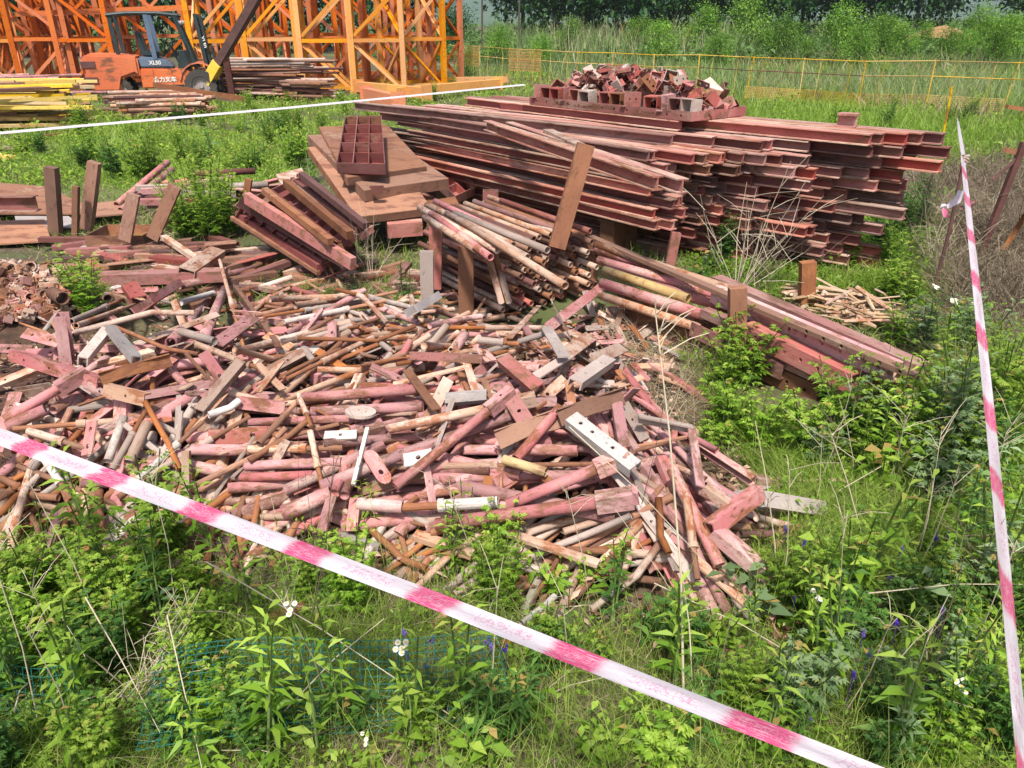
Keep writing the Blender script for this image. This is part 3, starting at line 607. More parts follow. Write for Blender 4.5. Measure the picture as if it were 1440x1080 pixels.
# centre stack
BM_ = ('beam', 'maroon', 'beamlight', 'beam', 'maroon', 'beamlight', 'brown')
for r in range(7):
    z = .895 - r * .086
    for c in range(8):
        pp = 4.78 + c * .088 + RND.gauss(0, .012); t1 = -3.88 - abs(RND.gauss(0, .2)) + (.08 * c if r < 2 else .03 * c); t0 = -7.6 + RND.gauss(0, .15)
        if (r, c) in ((1, 0), (4, 0), (2, 1)): continue
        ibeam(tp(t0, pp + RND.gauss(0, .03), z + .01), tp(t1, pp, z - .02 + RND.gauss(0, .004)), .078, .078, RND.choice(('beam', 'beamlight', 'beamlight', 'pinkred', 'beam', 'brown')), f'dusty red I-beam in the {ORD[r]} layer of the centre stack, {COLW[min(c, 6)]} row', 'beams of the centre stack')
for i, (a, b, m) in enumerate((((700, 182), (925, 258), 'beamlight'), ((685, 176), (905, 247), 'panel'), ((716, 178), (960, 262), 'beamlight'))):
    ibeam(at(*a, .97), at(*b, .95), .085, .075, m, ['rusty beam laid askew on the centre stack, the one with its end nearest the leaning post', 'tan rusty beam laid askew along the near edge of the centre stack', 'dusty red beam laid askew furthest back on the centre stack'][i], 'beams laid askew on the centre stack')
p0, p1 = at(770, 184, 1.02), at(815, 205, 1.0)
tag(MB().bar(p0, p1, .08, .03).build('timber_wedge', M['tan']), 'short pale wedge lying on top of the centre beam stack', 'wedge')
# blocks under the centre stack
for i, (t, pp) in enumerate(((-4.5, 4.95), (-4.5, 5.35), (-7.0, 4.95))):
    o = MB().box((0, 0, .14), (.16, .3, .29)).box((0, 0, .292), (.2, .34, .02)).build('support_block', M['brown']); o.location = tp(t, pp, 0); o.rotation_euler = (0, 0, math.atan2(AX.y, AX.x))
    tag(o, ['rusty block under the viewer-side end of the centre stack', 'rusty block behind another under the centre stack', 'rusty block under the far end of the centre stack'][i], 'block', 'blocks under the centre stack')
# right stack, lying a little more across the view
A2 = Vector((.72, -.69, 0)).normalized(); P2_ = Vector((.69, .72, 0)).normalized(); O2 = Vector((3.28, 5.88, 0)) - P2_ * .9
def tq(t, p, z): v = O2 + A2 * t + P2_ * p; v.z = z; return v
for r in range(11):
    z = .955 - r * .090
    for c in range(9):
        if (r, c) in ((2, 0), (5, 0), (8, 1), (4, 1), (9, 0)): continue
        out = -1.38 + .165 * c - r * .035
        t1 = out + RND.gauss(0, .12) - (.3 if RND.random() < .2 else 0) + (.35 if (r, c) in ((5, 6), (7, 3)) else 0)
        pp = c * .105 + RND.gauss(0, .014); t0 = t1 - RND.uniform(3.4, 4.4)
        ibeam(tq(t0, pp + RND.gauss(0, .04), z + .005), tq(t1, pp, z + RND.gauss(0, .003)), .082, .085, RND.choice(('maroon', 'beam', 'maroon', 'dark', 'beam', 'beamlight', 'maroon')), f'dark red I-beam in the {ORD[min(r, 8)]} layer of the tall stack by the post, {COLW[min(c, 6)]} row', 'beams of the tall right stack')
for c in range(4, 9):
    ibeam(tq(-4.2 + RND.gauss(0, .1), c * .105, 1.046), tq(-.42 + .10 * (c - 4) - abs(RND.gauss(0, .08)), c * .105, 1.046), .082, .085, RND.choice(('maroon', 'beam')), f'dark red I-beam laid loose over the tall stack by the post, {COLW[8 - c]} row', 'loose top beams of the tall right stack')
o = MB().prism([(-.06, -.05), (.06, -.05), (.06, -.035), (.01, -.035), (.01, .04), (.06, .04), (.06, .055), (-.06, .055), (-.06, .04), (-.01, .04), (-.01, -.035), (-.06, -.035)], -.07, .07).build('beam_offcut', M['pinkred']); o.location = tq(-.75, .70, 1.135) ; o.rotation_euler = (0, 0, -.6)
tag(o, 'short red beam offcut lying on the tall beam stack by the grass', 'offcut')
# upper beams at the back, under the tray
for i in range(6):
    pp = 5.36 + i * .12
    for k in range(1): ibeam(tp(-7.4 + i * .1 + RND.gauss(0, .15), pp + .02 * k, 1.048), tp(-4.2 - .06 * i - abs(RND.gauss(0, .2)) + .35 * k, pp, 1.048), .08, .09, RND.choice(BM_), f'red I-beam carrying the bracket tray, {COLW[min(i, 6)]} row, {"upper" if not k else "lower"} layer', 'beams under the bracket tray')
# tray
TR = empty('bracket_tray', tp(-5.13, 5.70, 1.10), math.atan2(AX.y, AX.x)); tag(TR, 'low rusty tray with punched edge holding a heap of brackets on the beams', 'tray')
MB().box((0, 0, .008), (2.0, .74, .012)).build('floor_plate', M['brown'], TR)
for s in (-1, 1):
    b = MB(); b.hplate(2.0, .075, .008, [(-.9 + .15 * k) for k in range(13)], .011); e = b.build('edge_plate', M['beamlight'], TR); e.location = (0, s * .375, .03); e.rotation_euler = (R(90), 0, 0)
    e = MB().box((0, 0, 0), (.008, .742, .075)).build('end_plate', M['beam'], TR); e.location = (s * 1.002, 0, .03)
def m_boxstub(w, h, d, mat):
    def f():
        b = MB(); t = .008
        b.box((0, 0, h / 2 - t / 2), (d, w, t)).box((0, 0, -h / 2 + t / 2), (d, w, t))
        for s in (-1, 1): b.box((0, s * (w / 2 - t / 2), 0), (d, t, h - 2 * t))
        n = len(b.v) - 0
        return b.mesh('stub', M[mat])
    return cached(('bs', w, h, d, mat), f)
def bracket(kind, loc, rot, mat, sc=1.0, place_word=''):
    if kind == 0: me = m_boxstub(.13, .13, .12, mat); nm = 'box bracket'
    elif kind == 1: me = m_channel(.2, .12, .06, mat, 2); nm = 'channel bracket'
    elif kind == 2: me = m_plate(.18, .1, mat, 2); nm = 'punched plate'
    else: me = m_angle(.18, .09, .09, mat, 1); nm = 'angle bracket'
    o = obj_of('steel_bracket', me); o.location = loc; o.rotation_euler = rot; o.scale = (sc,) * 3
    return tag(o, f"{WORD[mat]} {nm} {place_word}", 'bracket', 'brackets heaped on the tray')
rz = math.atan2(AX.y, AX.x); MATS = ['pinkred', 'pinkred', 'beam', 'pink', 'beamlight', 'cream', 'cream', 'beam', 'brown']
for i in range(15):
    if i in (6, 10): continue
    bracket(0 if i % 3 else 1, tp(-6.06 + i * .133, 5.40, 1.195 + (.0 if i % 3 else .02)), (R(90) if i % 3 == 0 else 0, RND.gauss(0, .06), rz + R(90) + RND.gauss(0, .1)), MATS[i % 9], 1, f'set in the front row of the tray, {["left end", "middle", "right end"][min(2, i // 6)]}')
for i in range(235):
    u = RND.uniform(-1, 1); v = RND.uniform(-.26, .27); hgt = .30 * math.exp(-((u + .35) / .5) ** 4) + .25 * math.exp(-((u - .5) / .4) ** 4) + .06
    z = 1.135 + RND.random() ** .7 * hgt * (1 - abs(v) * 1.2)
    bracket(RND.choice((0, 1, 2, 2, 2, 3, 3, 3)), tp(-5.13 + u * .95, 5.76 + v, z), (RND.uniform(-1.5, 1.5), RND.uniform(-1, 1), RND.uniform(0, 6)), RND.choice(MATS), RND.uniform(.6, 1.0), 'tumbled in the ' + ('tall heap at the left of the tray' if u < -.05 else 'lower heap at the right of the tray' if u > .2 else 'dip between the two tray heaps'))
# ------------------------------------------------------------------ tube bundle with open ends towards the viewer
TB0, PB0 = -3.78, 3.10
n = 0
for r in range(10):
    for c in range(13 - (r > 7) * 2):
        pp = PB0 + .064 * c + (.032 if r % 2 else 0) + RND.gauss(0, .008); z = .05 + r * .052 + RND.gauss(0, .006)
        t1 = TB0 + RND.gauss(0, .07); L = .95 + RND.gauss(0, .05); edge = 'topmost layer' if r == 9 else 'upper part' if r > 5 else 'middle part' if r > 2 else 'lower part'
        o = obj_of('scaffold_tube', m_tube(.021, .95, RND.choice(('tan', 'tan', 'brown', 'dark', 'brown', 'brown', 'beamlight'))))
        place(o, tp(t1 - L, pp, z + .06), tp(t1, pp + RND.gauss(0, .02), z)); n += 1
        tag(o, f'open-ended rusty tube in the {edge} of the stacked bundle, ' + ('post side' if c < 4 else 'core' if c < 9 else 'beam side'), 'tube', 'tubes of the stacked bundle')
for i, (a, b) in enumerate((((590, 292), (700, 352)), ((600, 288), (722, 345)), ((612, 283), (712, 330)), ((628, 300), (742, 362)), ((606, 300), (690, 362)), ((640, 300), (770, 352)), ((650, 312), (795, 402)), ((598, 306), (668, 350)))):
    o = obj_of('scaffold_tube', m_tube(.022, 1.2, ('tan', 'tan', 'pink', 'tan', 'pink', 'cream', 'tan', 'tan')[i])); p0, p1 = at(*a, .66), at(*b, .59 + .02 * (i % 3)); place(o, p0, p1, 0, 1.2)
    tag(o, ['tan tube fanned out over the posts on the bundle top', 'longest tan tube running down the bundle top', 'pink tube at the back of the bundle top', 'tan tube in mid bundle top', 'pink tube fanned out over the posts on the bundle top', 'cement-grey tube on the bundle top', 'tan tube reaching lowest down the bundle face', 'short tan tube at the bundle edge'][i], 'tube', 'loose tubes on top of the bundle')
for i, (a, b) in enumerate((((686, 358), (705, 425)), ((695, 356), (716, 425)))):
    o = obj_of('scaffold_tube', m_tube(.02, .6, 'tan')); p0 = at(*a, .56); p1 = at(*b, .22); place(o, p0, p1, 0, .6); tag(o, ['tan rod hanging down the bundle face, post side of its pair', 'tan rod hanging down the bundle face, tube-mouth side of its pair'][i], 'rod', 'rods leaning on the bundle')
# ------------------------------------------------------------------ posts
def post(foot, zfoot, top, w, d, mat, label, kind='box', dy=0.0):
    p0 = at(*foot, zfoot); r_ = ray(*top); p1 = CC + r_ * ((p0.y + dy) / r_.y); L = (p1 - p0).length
    b = MB()
    if kind == 'box': b.box((0, 0, 0), (L, w, d))
    else: b.prism([(-w / 2, -d / 2), (w / 2, -d / 2), (w / 2, -d / 2 + .01), (-w / 2 + .01, -d / 2 + .01), (-w / 2 + .01, d / 2 - .01), (w / 2, d / 2 - .01), (w / 2, d / 2), (-w / 2, d / 2)], -L / 2, L / 2)
    o = b.build('steel_post', M[mat]); place(o, p0, p1, 0, None, up=(0, 1, 0)); return tag(o, label, 'post', 'retaining posts')
post((656, 440), .05, (655, 345), .10, .08, 'brown', 'square brown post at the near side of the tube bundle'); post((612, 405), .1, (613, 318), .09, .07, 'pinkred', 'reddish post behind the brown one beside the tube bundle')
post((601, 432), .1, (600, 353), .085, .04, 'cream', 'pale channel post standing at the weed side of the tube bundle', 'c'); post((783, 348), .46, (824, 203), .11, .08, 'brown', 'tall dark post leaning over the centre beam stack', 'c', .1)
post((1036, 531), .0, (1037, 404), .09, .06, 'rust', 'orange-rusty post in front of the long pipe rack'); post((1134, 432), .0, (1136, 368), .10, .07, 'rust', 'orange-rusty post behind the pipe rack by the stick pile')
post((942, 372), .05, (951, 327), .075, .05, 'pinkred', 'short red channel post between pipe rack and centre stack', 'c'); post((800, 390), .1, (800, 336), .08, .06, 'brown', 'stubby dark post at the tube mouths, bundle side'); post((832, 394), .1, (832, 340), .08, .06, 'brown', 'stubby dark post at the head of the pipe rack')
post((690, 305), .2, (690, 268), .14, .12, 'pinkred', 'broad red stub post under the centre stack corner', 'c')
post((79, 332), .0, (72, 235), .10, .09, 'brown', 'thick dark post beside the flat sheets, nearest to them'); post((122, 322), .05, (133, 228), .10, .08, 'brown', 'thick rust-streaked post with a pale knot near its top'); post((106, 335), .0, (107, 262), .05, .05, 'rust', 'thin orange post between the two thick posts')
post((176, 338), .15, (188, 273), .10, .04, 'panel', 'light tan board post propped on the square base'); post((215, 335), .15, (246, 262), .10, .05, 'panel', 'tan board post leaning against the bushy weed'); post((340, 320), .05, (350, 252), .06, .05, 'brown', 'dark rusty post at the corner of the ribbed panels')
# ------------------------------------------------------------------ long pipe rack
for i, (a, b, z, r_, m, k) in enumerate((((838, 352), (1000, 402), .33, .03, 'pink', 'upper'), ((842, 366), (1022, 418), .31, .03, 'pink', 'second'), ((850, 380), (968, 420), .31, .03, 'mustard', 'mustard-stained'), ((846, 398), (1006, 448), .25, .034, 'pink', 'lower fat'), ((872, 412), (1018, 458), .2, .032, 'tan', 'tan'), ((900, 396), (1045, 440), .26, .032, 'pinkred', 'reddish'), ((846, 416), (985, 462), .18, .028, 'tan', 'lowest tan'), ((838, 345), (1040, 412), .36, .03, 'tan', 'topmost'))):
    p0, p1 = at(*a, z + .03), at(*b, z); o = obj_of('long_pipe', m_tube(r_, 1.4, m)); place(o, p0, p1, 0, 1.4); tag(o, f'{k} long pipe lying in the rack behind the orange-rusty post', 'pipe', 'pipes in the long rack')
RK = [((1045, 466), (1195, 540), .22, 'beam', .08, .10, 'dark red channel second from the weed side of the rack'), ((1052, 486), (1225, 566), .12, 'pinkred', .08, .10, 'red channel low on the weed side of the rack tip'), ((885, 440), (1150, 556), .06, 'brown', .09, .11, 'brown channel lying lowest along the front of the rack'), ((1010, 424), (1280, 536), .25, 'beam', .07, .08, 'dark channel tucked under the long upper bar of the rack'), ((1000, 476), (1100, 524), .12, 'pinkred', .08, .09, 'red channel behind the front post of the rack'), ((826, 334), (1288, 532), .37, 'panel', .05, .025, 'tan flat-topped long bar along the top far edge of the rack'), ((1000, 414), (1256, 526), .31, 'pink', .06, .10, 'long red channel with bolt holes in the upper rack'), ((1040, 476), (1205, 547), .17, 'beamlight', .07, .12, 'dark red long channel low on the weed side of the rack'), ((1030, 436), (1270, 540), .22, 'pinkred', .06, .10, 'red long channel in the middle of the rack'), ((1040, 470), (1240, 558), .12, 'pinkred', .07, .09, 'short red channel ending with a bolt hole at the rack tip'), ((880, 428), (1110, 516), .10, 'brown', .1, .15, 'dark heavy channel at the bottom of the rack'), ((1000, 395), (1290, 522), .29, 'beamlight', .08, .06, 'dusty channel next to the far edge of the rack'), ((985, 440), (1180, 525), .24, 'beamlight', .06, .05, 'dusty angle bar in the rack above the dark channel')]
for a, b, z, m, W_, H_, lab in RK:
    p0, p1 = at(*a, z + .04), at(*b, z); q = (p1 - p0).length; b_ = MB()
    hs = [q / 2 - .08 - k * .11 for k in range(6)]
    b_.hplate(q, H_, .008, hs, .011, (0, 0, 0)); n_ = len(b_.v)
    b_.v = [(x, -z_, y) for x, y, z_ in b_.v]      # web upright
    for s in (-1, 1): b_.box((0, W_ / 2 + .004, s * (H_ / 2 - .004)), (q, W_, .008))
    o = b_.build('long_channel', M[m]); place(o, p0, p1); tag(o, lab, 'channel', 'channels in the long rack')
for i, (a, b, z, m) in enumerate((((1180, 500), (1212, 512), .26, 'cream'), ((1228, 516), (1252, 522), .3, 'tan'), ((1240, 490), (1255, 498), .3, 'tan'), ((1255, 540), (1275, 548), .16, 'tan'))):
    o = obj_of('flat_plate', m_plate(.14, .09, m, 1)); place(o, at(*a, z), at(*b, z), .3); tag(o, ['pale square plate with one bolt hole on the rack channels', 'tan plate bolted across the rack tip', 'small tan plate at the far edge of the rack', 'tan plate at the very tip of the rack'][i], 'plate', 'plates on the long rack')
# ------------------------------------------------------------------ flat form panels
def slab(name, corners, thick, mat, label=None, cat=None, group=None, parent=None):
    P = [at(*c) for c in corners]; c0 = sum(P, Vector()) / 4; o = MB().poly_slab([p - c0 for p in P], thick).build(name, M[mat], parent)
    o.location = c0
    return tag(o, label, cat, group)
def boxpanel(corners, thick, mat, label, hole=False):
    P = [at(*c) for c in corners]; c0 = sum(P, Vector()) / 4; P = [p - c0 for p in P]; nrm = (P[1] - P[0]).cross(P[3] - P[0]).normalized()
    if nrm.z < 0: nrm = -nrm
    root = empty('form_panel', c0); tag(root, label, 'form panel', 'flat steel form panels')
    b = MB(); n = 4; t = .006; b.add(P + [p - nrm * t for p in P], [(0, 1, 2, 3), (7, 6, 5, 4)] + [(k, 4 + k, 4 + (k + 1) % 4, (k + 1) % 4) for k in range(4)]); b.build('sheet', M[mat], root)
    for k in range(4):
        a, c = P[k], P[(k + 1) % 4]; ins = -((a + c) / 2).normalized() * .006
        b = MB(); d = (c - a).normalized(); q = [a - nrm * t, c - nrm * t, c - nrm * thick, a - nrm * thick]
        w_ = nrm.cross(d) * .008; w_ = w_ if w_.dot((a + c) / 2) < 0 else -w_
        b.add(q + [x + w_ for x in q], [(0, 1, 2, 3), (7, 6, 5, 4), (0, 4, 5, 1), (1, 5, 6, 2), (2, 6, 7, 3), (3, 7, 4, 0)]); b.build('frame_edge', M['brown' if k in (2,) else mat], root)
    for k in range(1, 5):
        u = k / 5; a = P[0].lerp(P[3], u); c = P[1].lerp(P[2], u); MB().bar(a * .98 - nrm * thick * .5, c * .98 - nrm * thick * .5, .006, thick * .8, up=nrm).build('rib', M['dark'], root)
    return root
boxpanel([(433, 207, .66), (540, 196, .64), (606, 292, .36), (502, 305, .34)], .07, 'panel', 'lowest of the three stacked tan form panels, shifted to the weed side')
boxpanel([(432, 190, .74), (536, 186, .74), (631, 251, .50), (512, 268, .50)], .10, 'panel', 'middle and largest of the three stacked tan form panels')
boxpanel([(448, 178, .80), (545, 176, .80), (600, 234, .58), (487, 250, .58)], .07, 'panel', 'upper of the three stacked tan form panels, under the grid panel')
o = MB().box((0, 0, 0), (.10, .06, .05)).box((.0, -.02, .035), (.12, .02, .02)).build('steel_clip', M['dark']); o.location = at(530, 268, .5); o.rotation_euler = (0, 0, .2); tag(o, 'dark clip on the front edge of the middle form panel', 'clip')
def gridpanel(corners, depth, mat, nx, ny, label, group=None, skin=True, name='ribbed_panel'):
    P = [at(*c) for c in corners]; c0 = sum(P, Vector()) / 4; P = [p - c0 for p in P]; nrm = (P[1] - P[0]).cross(P[3] - P[0]).normalized()
    if nrm.z < 0: nrm = -nrm
    root = empty(name, c0); tag(root, label, 'form panel', group)
    L = lambda u, v: P[0].lerp(P[1], u).lerp(P[3].lerp(P[2], u), v)
    if skin:
        b = MB(); q = [p - nrm * depth for p in P]; b.add(q + [p - nrm * .006 for p in q], [(0, 1, 2, 3), (7, 6, 5, 4)] + [(k, 4 + k, 4 + (k + 1) % 4, (k + 1) % 4) for k in range(4)]); b.build('skin_sheet', M[mat], root)
    for i in range(nx + 1):
        a, c = L(i / nx, 0), L(i / nx, 1); MB().bar(a - nrm * depth / 2, c - nrm * depth / 2, .008, depth, up=nrm).build('long_rib' if 0 < i < nx else 'frame_edge', M[mat], root)
    for j in range(ny + 1):
        a, c = L(.006, j / ny), L(.994, j / ny); MB().bar(a - nrm * (depth / 2 + .002), c - nrm * (depth / 2 + .002), .007, depth - .004, up=nrm).build('cross_rib', M[mat if j else 'brown'], root)
    return root
gridpanel([(486, 163, .97), (536, 162, .97), (541, 230, .70), (474, 228, .70)], .10, 'maroon', 3, 5, 'dark red grid panel lying open side up on top of the flat panels')
# ladder-like frames stacked on the slope left of the flat panels
LF = 'ladder frames sloping down by the flat stack'
def rail(a, b, w, h, mat, label): o = MB().bar(at(*a), at(*b), w, h).build('frame_rail', M[mat]); return tag(o, label, 'rail', 'loose rails on the ladder frames')
gridpanel([(345, 280, .50), (496, 376, .24), (452, 392, .06), (326, 312, .26)], .05, 'maroon', 8, 1, 'lowest ladder frame of the sloping pile, nearest the bushy weed', LF, False, 'ladder_frame')
gridpanel([(350, 274, .56), (490, 360, .32), (492, 374, .25), (340, 286, .46)], .05, 'dark', 9, 1, 'dark ladder frame second from the bottom of the sloping pile', LF, True, 'ladder_frame')
gridpanel([(374, 266, .60), (474, 340, .40), (482, 356, .32), (356, 280, .52)], .05, 'brown', 7, 1, 'brown ladder frame in the middle of the sloping pile', LF, True, 'ladder_frame')
gridpanel([(404, 256, .64), (496, 326, .44), (478, 340, .38), (382, 266, .58)], .06, 'maroon', 6, 1, 'dark red ladder frame high in the sloping pile', LF, True, 'ladder_frame')
gridpanel([(430, 244, .66), (522, 318, .40), (504, 330, .36), (410, 254, .60)], .06, 'beamlight', 5, 1, 'dusty ladder frame tucked under the flat stack', LF, True, 'ladder_frame')
rail((347, 278, .56), (497, 371, .29), .05, .09, 'pinkred', 'bright red rail running down the whole sloping frame pile')
for k in range(11):
    u = (k + .5) / 11; lp = lambda a, b: a + (b - a) * u
    rail((lp(424, 330), lp(248, 306), lp(.62, .30)), (lp(513, 446), lp(320, 382), lp(.40, .13)), .035, .085, ('maroon', 'dark', 'brown', 'panel', 'maroon')[k % 5], f"{WORD[('maroon', 'dark', 'brown', 'panel', 'maroon')[k % 5]]} channel packed between the ladder frames, {'nearer the flat stack' if k < 5 else 'nearer the bushy weed'}")
rail((372, 268, .62), (465, 340, .42), .05, .05, 'panel', 'rusty tan rail above the bright red one'); rail((402, 257, .66), (492, 331, .46), .05, .06, 'brown', 'brown rail near the top of the frame pile'); rail((326, 306, .30), (448, 384, .12), .03, .03, 'brown', 'thin brown rail at the foot of the frame pile'); rail((424, 246, .68), (515, 318, .45), .05, .05, 'dark', 'dark red rail touching the flat stack')
slab('flat_plate', [(388, 245, .6), (424, 236, .62), (440, 262, .52), (400, 268, .52)], .02, 'tan', 'pale flat plate lying behind the ribbed panels', 'plate')
# ribbed long frames right of the flat stack
gridpanel([(560, 202, .55), (600, 198, .55), (668, 262, .30), (640, 275, .28)], .09, 'beam', 2, 7, 'long dark ladder-like frame lying right behind the flat stack', 'frames behind the flat stack')
gridpanel([(596, 196, .58), (626, 194, .58), (690, 244, .40), (664, 254, .38)], .09, 'beamlight', 2, 6, 'dusty red ladder-like frame against the centre beam stack', 'frames behind the flat stack')
slab('channel_block', [(540, 298, .30), (588, 292, .30), (594, 312, .26), (545, 316, .26)], .12, 'beamlight', 'dusty block under the flat panels by the dry twig', 'block', 'blocks under the flat panels')
slab('channel_block', [(592, 284, .32), (640, 276, .32), (652, 300, .26), (600, 308, .26)], .12, 'brown', 'brown block under the flat panels by the tube bundle', 'block', 'blocks under the flat panels')
slab('channel_block', [(430, 318, .25), (478, 306, .25), (500, 345, .16), (450, 352, .16)], .14, 'dark', 'dark block under the flat panels by the ribbed panels', 'block', 'blocks under the flat panels')
# ------------------------------------------------------------------ left clutter
for i, (c, m, lab) in enumerate((([(-60, 252, .16), (62, 262, .16), (150, 300, .10), (-60, 300, .12)], 'panel', 'broad tan sheet lying flat at the left frame edge'), ([(20, 300, .09), (78, 292, .09), (118, 318, .06), (24, 322, .06)], 'grey', 'grey sheet half under the tan sheet'), ([(-40, 312, .07), (62, 308, .08), (72, 338, .05), (-40, 345, .05)], 'panel', 'rusty sheet in front of the broad tan sheet'), ([(128, 285, .12), (170, 282, .12), (178, 300, .1), (120, 305, .1)], 'panel', 'small tan sheet behind the thick posts'), ([(130, 352, .06), (190, 338, .08), (232, 342, .06), (168, 362, .05)], 'grey', 'pale grey sheet in front of the square base'))):
    slab('steel_sheet', c, .014, m, lab, 'sheet', 'sheets lying on the ground')
p0, p1 = at(-40, 286, .28), at(52, 286, .28); ibeam(p0, p1, .14, .10, 'beam', 'dark red beam lying on the tan sheet at the left frame edge', None)
BQ = empty('base_box', at(178, 340, .06)); tag(BQ, 'rusty square base box carrying two board posts', 'base box')
MB().box((0, 0, 0), (.62, .44, .012)).build('base_plate', M['grey'], BQ)
for s in (-1, 1):
    MB().box((0, s * .2, .055), (.50, .01, .1)).build('long_side', M['panel'], BQ); MB().box((s * .25, 0, .055), (.01, .40, .1)).build('short_side', M['brown'], BQ)
def X(kind, a, b, z, mat, label, group='scrap bars behind the coupler pile', **k):
    z0, z1 = (z, z) if isinstance(z, (int, float)) else z
    return scrap(kind, at(*a, z0), at(*b, z1), mat, label=label, group=group, **k)
X('tube', (164, 288), (236, 228), (.12, .42), 'pink', 'upper of two pink tubes leaning up towards the bushy weed', r=.035); X('tube', (170, 296), (242, 238), (.1, .38), 'pink', 'lower of two pink tubes leaning up towards the bushy weed', r=.035)
X('bar', (142, 392), (318, 386), .16, 'pinkred', 'long level red bar behind the front heap', W=.12, H=.08); X('angle', (150, 372), (330, 352), .12, 'panel', 'tan angle bar lying level behind the red bar', W=.07, H=.05); X('channel', (228, 332), (282, 368), .16, 'tan', 'tan channel sloping down behind the red bar', W=.05, H=.04)
X('channel', (262, 384), (306, 354), .2, 'tan', 'tan open channel lying on the red bar', W=.12, H=.06, roll=.3); X('angle', (288, 344), (332, 340), .2, 'rust', 'orange-rusty short channel by the ribbed panels', W=.1, H=.07); X('bar', (216, 366), (290, 374), .1, 'beam', 'dark red bar under the tan open channel', W=.1, H=.08)
X('tube', (116, 394), (152, 420), .16, 'tan', 'tan tube stub beside the feathery weed', r=.03); X('angle', (140, 410), (170, 402), .14, 'cream', 'pale angle piece beside the feathery weed', W=.06, H=.05); X('channel', (182, 402), (196, 422), .2, 'beam', 'dark channel end behind the pink trough', W=.1, H=.05)
for i in range(52):
    a = RND.uniform(-20, 350); y = RND.uniform(335, 395); p = at(a, y, .08); ang = RND.gauss(.1, .5); d = Vector((math.cos(ang), math.sin(ang), RND.gauss(0, .06))) * RND.uniform(.15, .4)
    if a < 110 and y > 345: p = at(RND.uniform(140, 330), y, .08)
    scrap(RND.choice(('angle', 'channel', 'bar')), p - d, p + d, RND.choice(('panel', 'beam', 'brown', 'tan', 'dark')), W=.07, H=.04, where='among the bars behind the coupler pile', group='scrap bars behind the coupler pile')
for i in range(46):
    a, y = RND.uniform(300, 640), RND.uniform(372, 432); p = at(a, y, .05)
    if sdf(HEAP, p.x, p.y) > .1: continue
    ang = RND.gauss(.2, .7); d = Vector((math.cos(ang), math.sin(ang), RND.gauss(0, .1))) * RND.uniform(.1, .32)
    scrap(RND.choice(('angle', 'channel', 'bar', 'tube', 'jack')), p - d, p + d, RND.choice(('brown', 'maroon', 'brown', 'tan', 'dark', 'rust')), W=.06, H=.035, r=.02, where='in the gap between ladder frames and jack fan', group='scrap between the ladder frames and the heap')
for i in range(26):
    p = aty(RND.uniform(175, 330), 0, RND.uniform(7.2, 8.6)); p.z = RND.uniform(.06, .36); ang = RND.gauss(.3, .35); d = Vector((math.cos(ang), math.sin(ang), RND.gauss(0, .08))) * RND.uniform(.2, .5)
    scrap(RND.choice(('tube', 'channel', 'angle')), p - d, p + d, RND.choice(('pink', 'pink', 'beamlight', 'cream', 'dark')), r=.035, W=.08, H=.05, where='in the small pink heap behind the bushy weed', group='scrap in the small heap behind the bushy weed')
# coupler pile
def m_coupler(v):
    def f():
        b = MB(); b.tube((-.032, 0, 0), (.032, 0, 0), .030, n=9, wall=.007); b.box((0, .036, .006), (.05, .012, .03)).tube((0, .034, -.02), (0, .034, .045), .007, n=6)
        if v: b.box((0, -.034, 0), (.045, .014, .045))
        return b.mesh('coupler', M[('panel', 'brown', 'tan', 'beamlight')[v]])
    return cached(('cp', v), f)
for i in range(250):
    while True:
        a, y = RND.uniform(-40, 96), RND.uniform(336, 446); p = onsurf(a, y, RND.uniform(-.03, .03))
        if sdf(COUP, p.x, p.y) > .02: break
    o = obj_of('pipe_coupler', m_coupler(RND.randrange(4))); o.location = p; o.rotation_euler = (RND.uniform(0, 6), RND.uniform(0, 6), RND.uniform(0, 6)); o.scale = (RND.uniform(.8, 1.2),) * 3
    tag(o, 'small rusty pipe coupler in the heap beside the feathery weed', 'coupler', 'couplers in the heap at the left frame edge')
X('tube', (74, 412), (88, 420), .3, 'brown', 'open rusty pipe mouth sticking out of the coupler heap', None, r=.04)
# sticks
for i in range(95):
    while True:
        a, y = RND.uniform(1090, 1270), RND.uniform(378, 455); p = onsurf(a, y, RND.uniform(-.02, .05))
        if sdf(STICK, p.x, p.y) > .03: break
    an = RND.gauss(-.5, .8); d = Vector((math.cos(an), math.sin(an), RND.gauss(0, .12))) * RND.uniform(.06, .2); k = RND.uniform(.006, .016)
    b = MB(); m_ = Vector((RND.gauss(0, .01), RND.gauss(0, .01), RND.gauss(0, .01))); b.path([-d, m_, d], [k, k * .9, k * .6], 6); o = b.build('stick', M[RND.choice(('stick', 'tan', 'stick'))]); o.location = p
    tag(o, 'dry brown stick in the pile behind the orange-rusty post', 'stick', 'sticks in the small pile')
